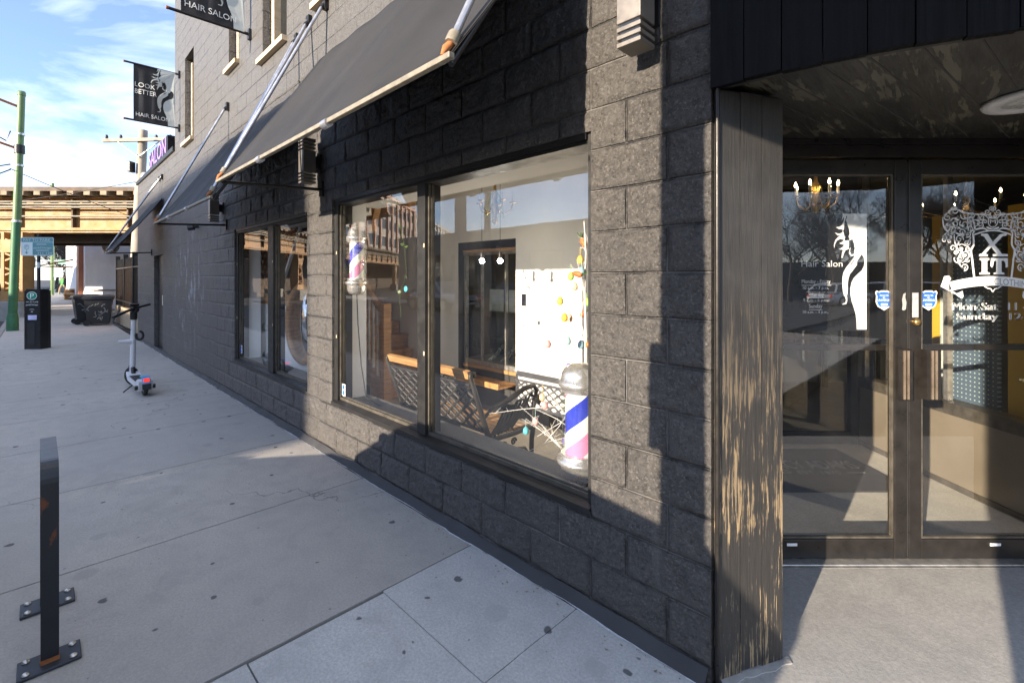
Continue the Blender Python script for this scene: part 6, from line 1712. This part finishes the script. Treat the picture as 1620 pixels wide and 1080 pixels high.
# ================================================================== ACROSS THE STREET (seen in the glass, and shading the far wall)
t = T('low_shop_row', 'long low shop building across the street', 'building', (20, 17, -.1))
t.part('wall', MB().box(10.2, 30, 17, 27, -.1, 4.28), M('low_shop_wall', (.22, .20, .18), .8, var=.2, vs=.8))
t.part('parapet', MB().box(10.1, 30, 16.93, 17.2, 4.281, 4.42), kerb_m)
t.part('roof_vent', MB().box(13.2, 13.6, 19, 19.4, 4.281, 5.6), dark_steel)
t.part('roof_house', MB().box(17, 20, 19, 21, 4.281, 4.75), kerb_m)
FW = lambda a, b, h: (a, 17 - h, b)
simple_windows(t, [(11 + 3.4 * k, 13.4 + 3.4 * k, .5, 3.0) for k in range(5)], 'shop_window', frame_m, car_glass, FW)
T('sidewalk_opposite', kind='structure', mb=MB().box(-60, 100, 14.2, 16.95, -.3, 0), m=old_conc)
t = T('three_storey_block', 'three storey block whose shade falls over the smaller shop window', 'building', (20, 30, -.1))
t.part('wall', MB().box(2.62, 13.6, 27.2, 38, -.1, 9.55).box(13.61, 15.4, 27.2, 38, -.1, 8.6), brick)
FW2 = lambda a, b, h: (a, 27.2 - h, b)
simple_windows(t, [(3.6 + 2.4 * k, 5.0 + 2.4 * k, z, z + 1.7) for k in range(4) for z in (1.0, 3.9, 6.8)], 'window', pale_wood, car_glass, FW2)
# brick loft and its white neighbour, frame D, facing -Y
def loft(xa, xb, ya, yb, H, m_w, m_p, label, bays, floors):
    t = T('loft_building', label, 'building', (xa, ya, 0), fr='D')
    A, B = Vector((xa, ya, 0)), Vector((xb, yb, 0)); d = (B - A); L_ = d.length; d.normalize(); n_ = Vector((d.y, -d.x, 0))
    if n_.y > 0: n_ = -n_
    f = lambda a, b, h: tuple(A + d * a + n_ * h + Vector((0, 0, b)))
    t.part('wall', MB().prism([(0, -.1), (L_, -.1), (L_, H), (0, H)], 0, -14, f), m_w)
    bw_ = L_ / bays; fh = H / (floors + .3)
    for k in range(bays + 1):
        x = min(max(k * bw_, .35), L_ - .35); t.part('pilaster', MB().prism([(x - .35, -.1), (x + .35, -.1), (x + .35, H + .4), (x - .35, H + .4)], .001, .35, f), m_p)
    t.part('cornice', MB().prism([(0, H - .5), (L_, H - .5), (L_, H), (0, H)], .36, .5, f), m_p)
    simple_windows(t, [(k * bw_ + .6, (k + 1) * bw_ - .6, .9 + j * fh, .9 + j * fh + fh * .62) for k in range(bays) for j in range(floors)], 'window', white_paint, car_glass, f)
pale_in = M('pale_infill', (.50, .46, .40), .8)
loft(-66, -116, 30.4, 27.0, 18.5, pale_in, brick, 'brick loft building with tall window bays mirrored in the big shop window', 14, 5)
loft(-116.5, -180, 27.0, 22.5, 17.5, M('white_loft', (.62, .60, .55), .8), M('white_loft_pier', (.66, .64, .6), .8), 'white loft building beyond the brick one', 14, 4)
T('brick_garage', 'low dark brick garage beyond the railway across the street', 'building', (-75, 25, 0), fr='D', mb=MB().prism([(-125, 24.6), (-37, 24.6), (-37, 26.5), (-125, 26.5)], -.2, 4.6), m=M('garage_brick', (.10, .075, .06), .85, var=.3, vs=1.5))
utility(-17.5, 3.6, -.1, 8.6, .2, 'wooden utility pole across the street', extras=False)
t = T('steel_post', 'thick grey steel post across the street', 'post', (-19.0, 4.9, -.1), fr='D')
t.part('shaft', MB().tube([(-19.0, 4.9, -.1), (-19.0, 4.9, 9.2)], .27, 12), kerb_m); t.part('base', MB().bbox(-19.4, -18.6, 4.5, 5.3, -.1, .3, .03), kerb_m)
# what the glass doors mirror: bare trees, parked cars, a far row of houses
for i, (x, y, h_, lab) in enumerate(((20, -29, 8.0, 'bare tree nearest the corner behind the camera'), (24.5, -31, 9.2, 'taller bare tree behind the camera'), (29, -30, 8.6, 'bushy bare tree right of the tall one behind the camera'), (34, -32, 9.4, 'broad bare tree at the back of the lot behind the camera'), (38, -33, 9, 'bare tree farthest behind the camera'),
                                     (32.5, -27, 9.5, 'bare tree at the edge of the lot behind the camera'), (27, -36, 9.5, 'slender bare tree behind the camera'))):
    bare_tree((x, y, -.2), h_, 50 + i, lab, spread=1.1)
for i, (x, y, c, lab) in enumerate(((20.5, -24.5, car_white, 'white car in the lot behind the camera'), (25.0, -26.5, car_grey, 'silver car in the lot behind the camera'), (30, -28.5, car_dark, 'dark car in the lot behind the camera'))):
    car(x, y, -.2, c, lab, 1, fr='D', rot=R(-25))
T('house_row', 'low dark row of houses behind the bare trees across the lot', 'building', (25, -45, -.2), fr='D', mb=MB().prism([(-5, -42), (60, -38), (60, -50), (-5, -54)], -.2, 3.0), m=M('house_dark', (.10, .09, .085), .8))
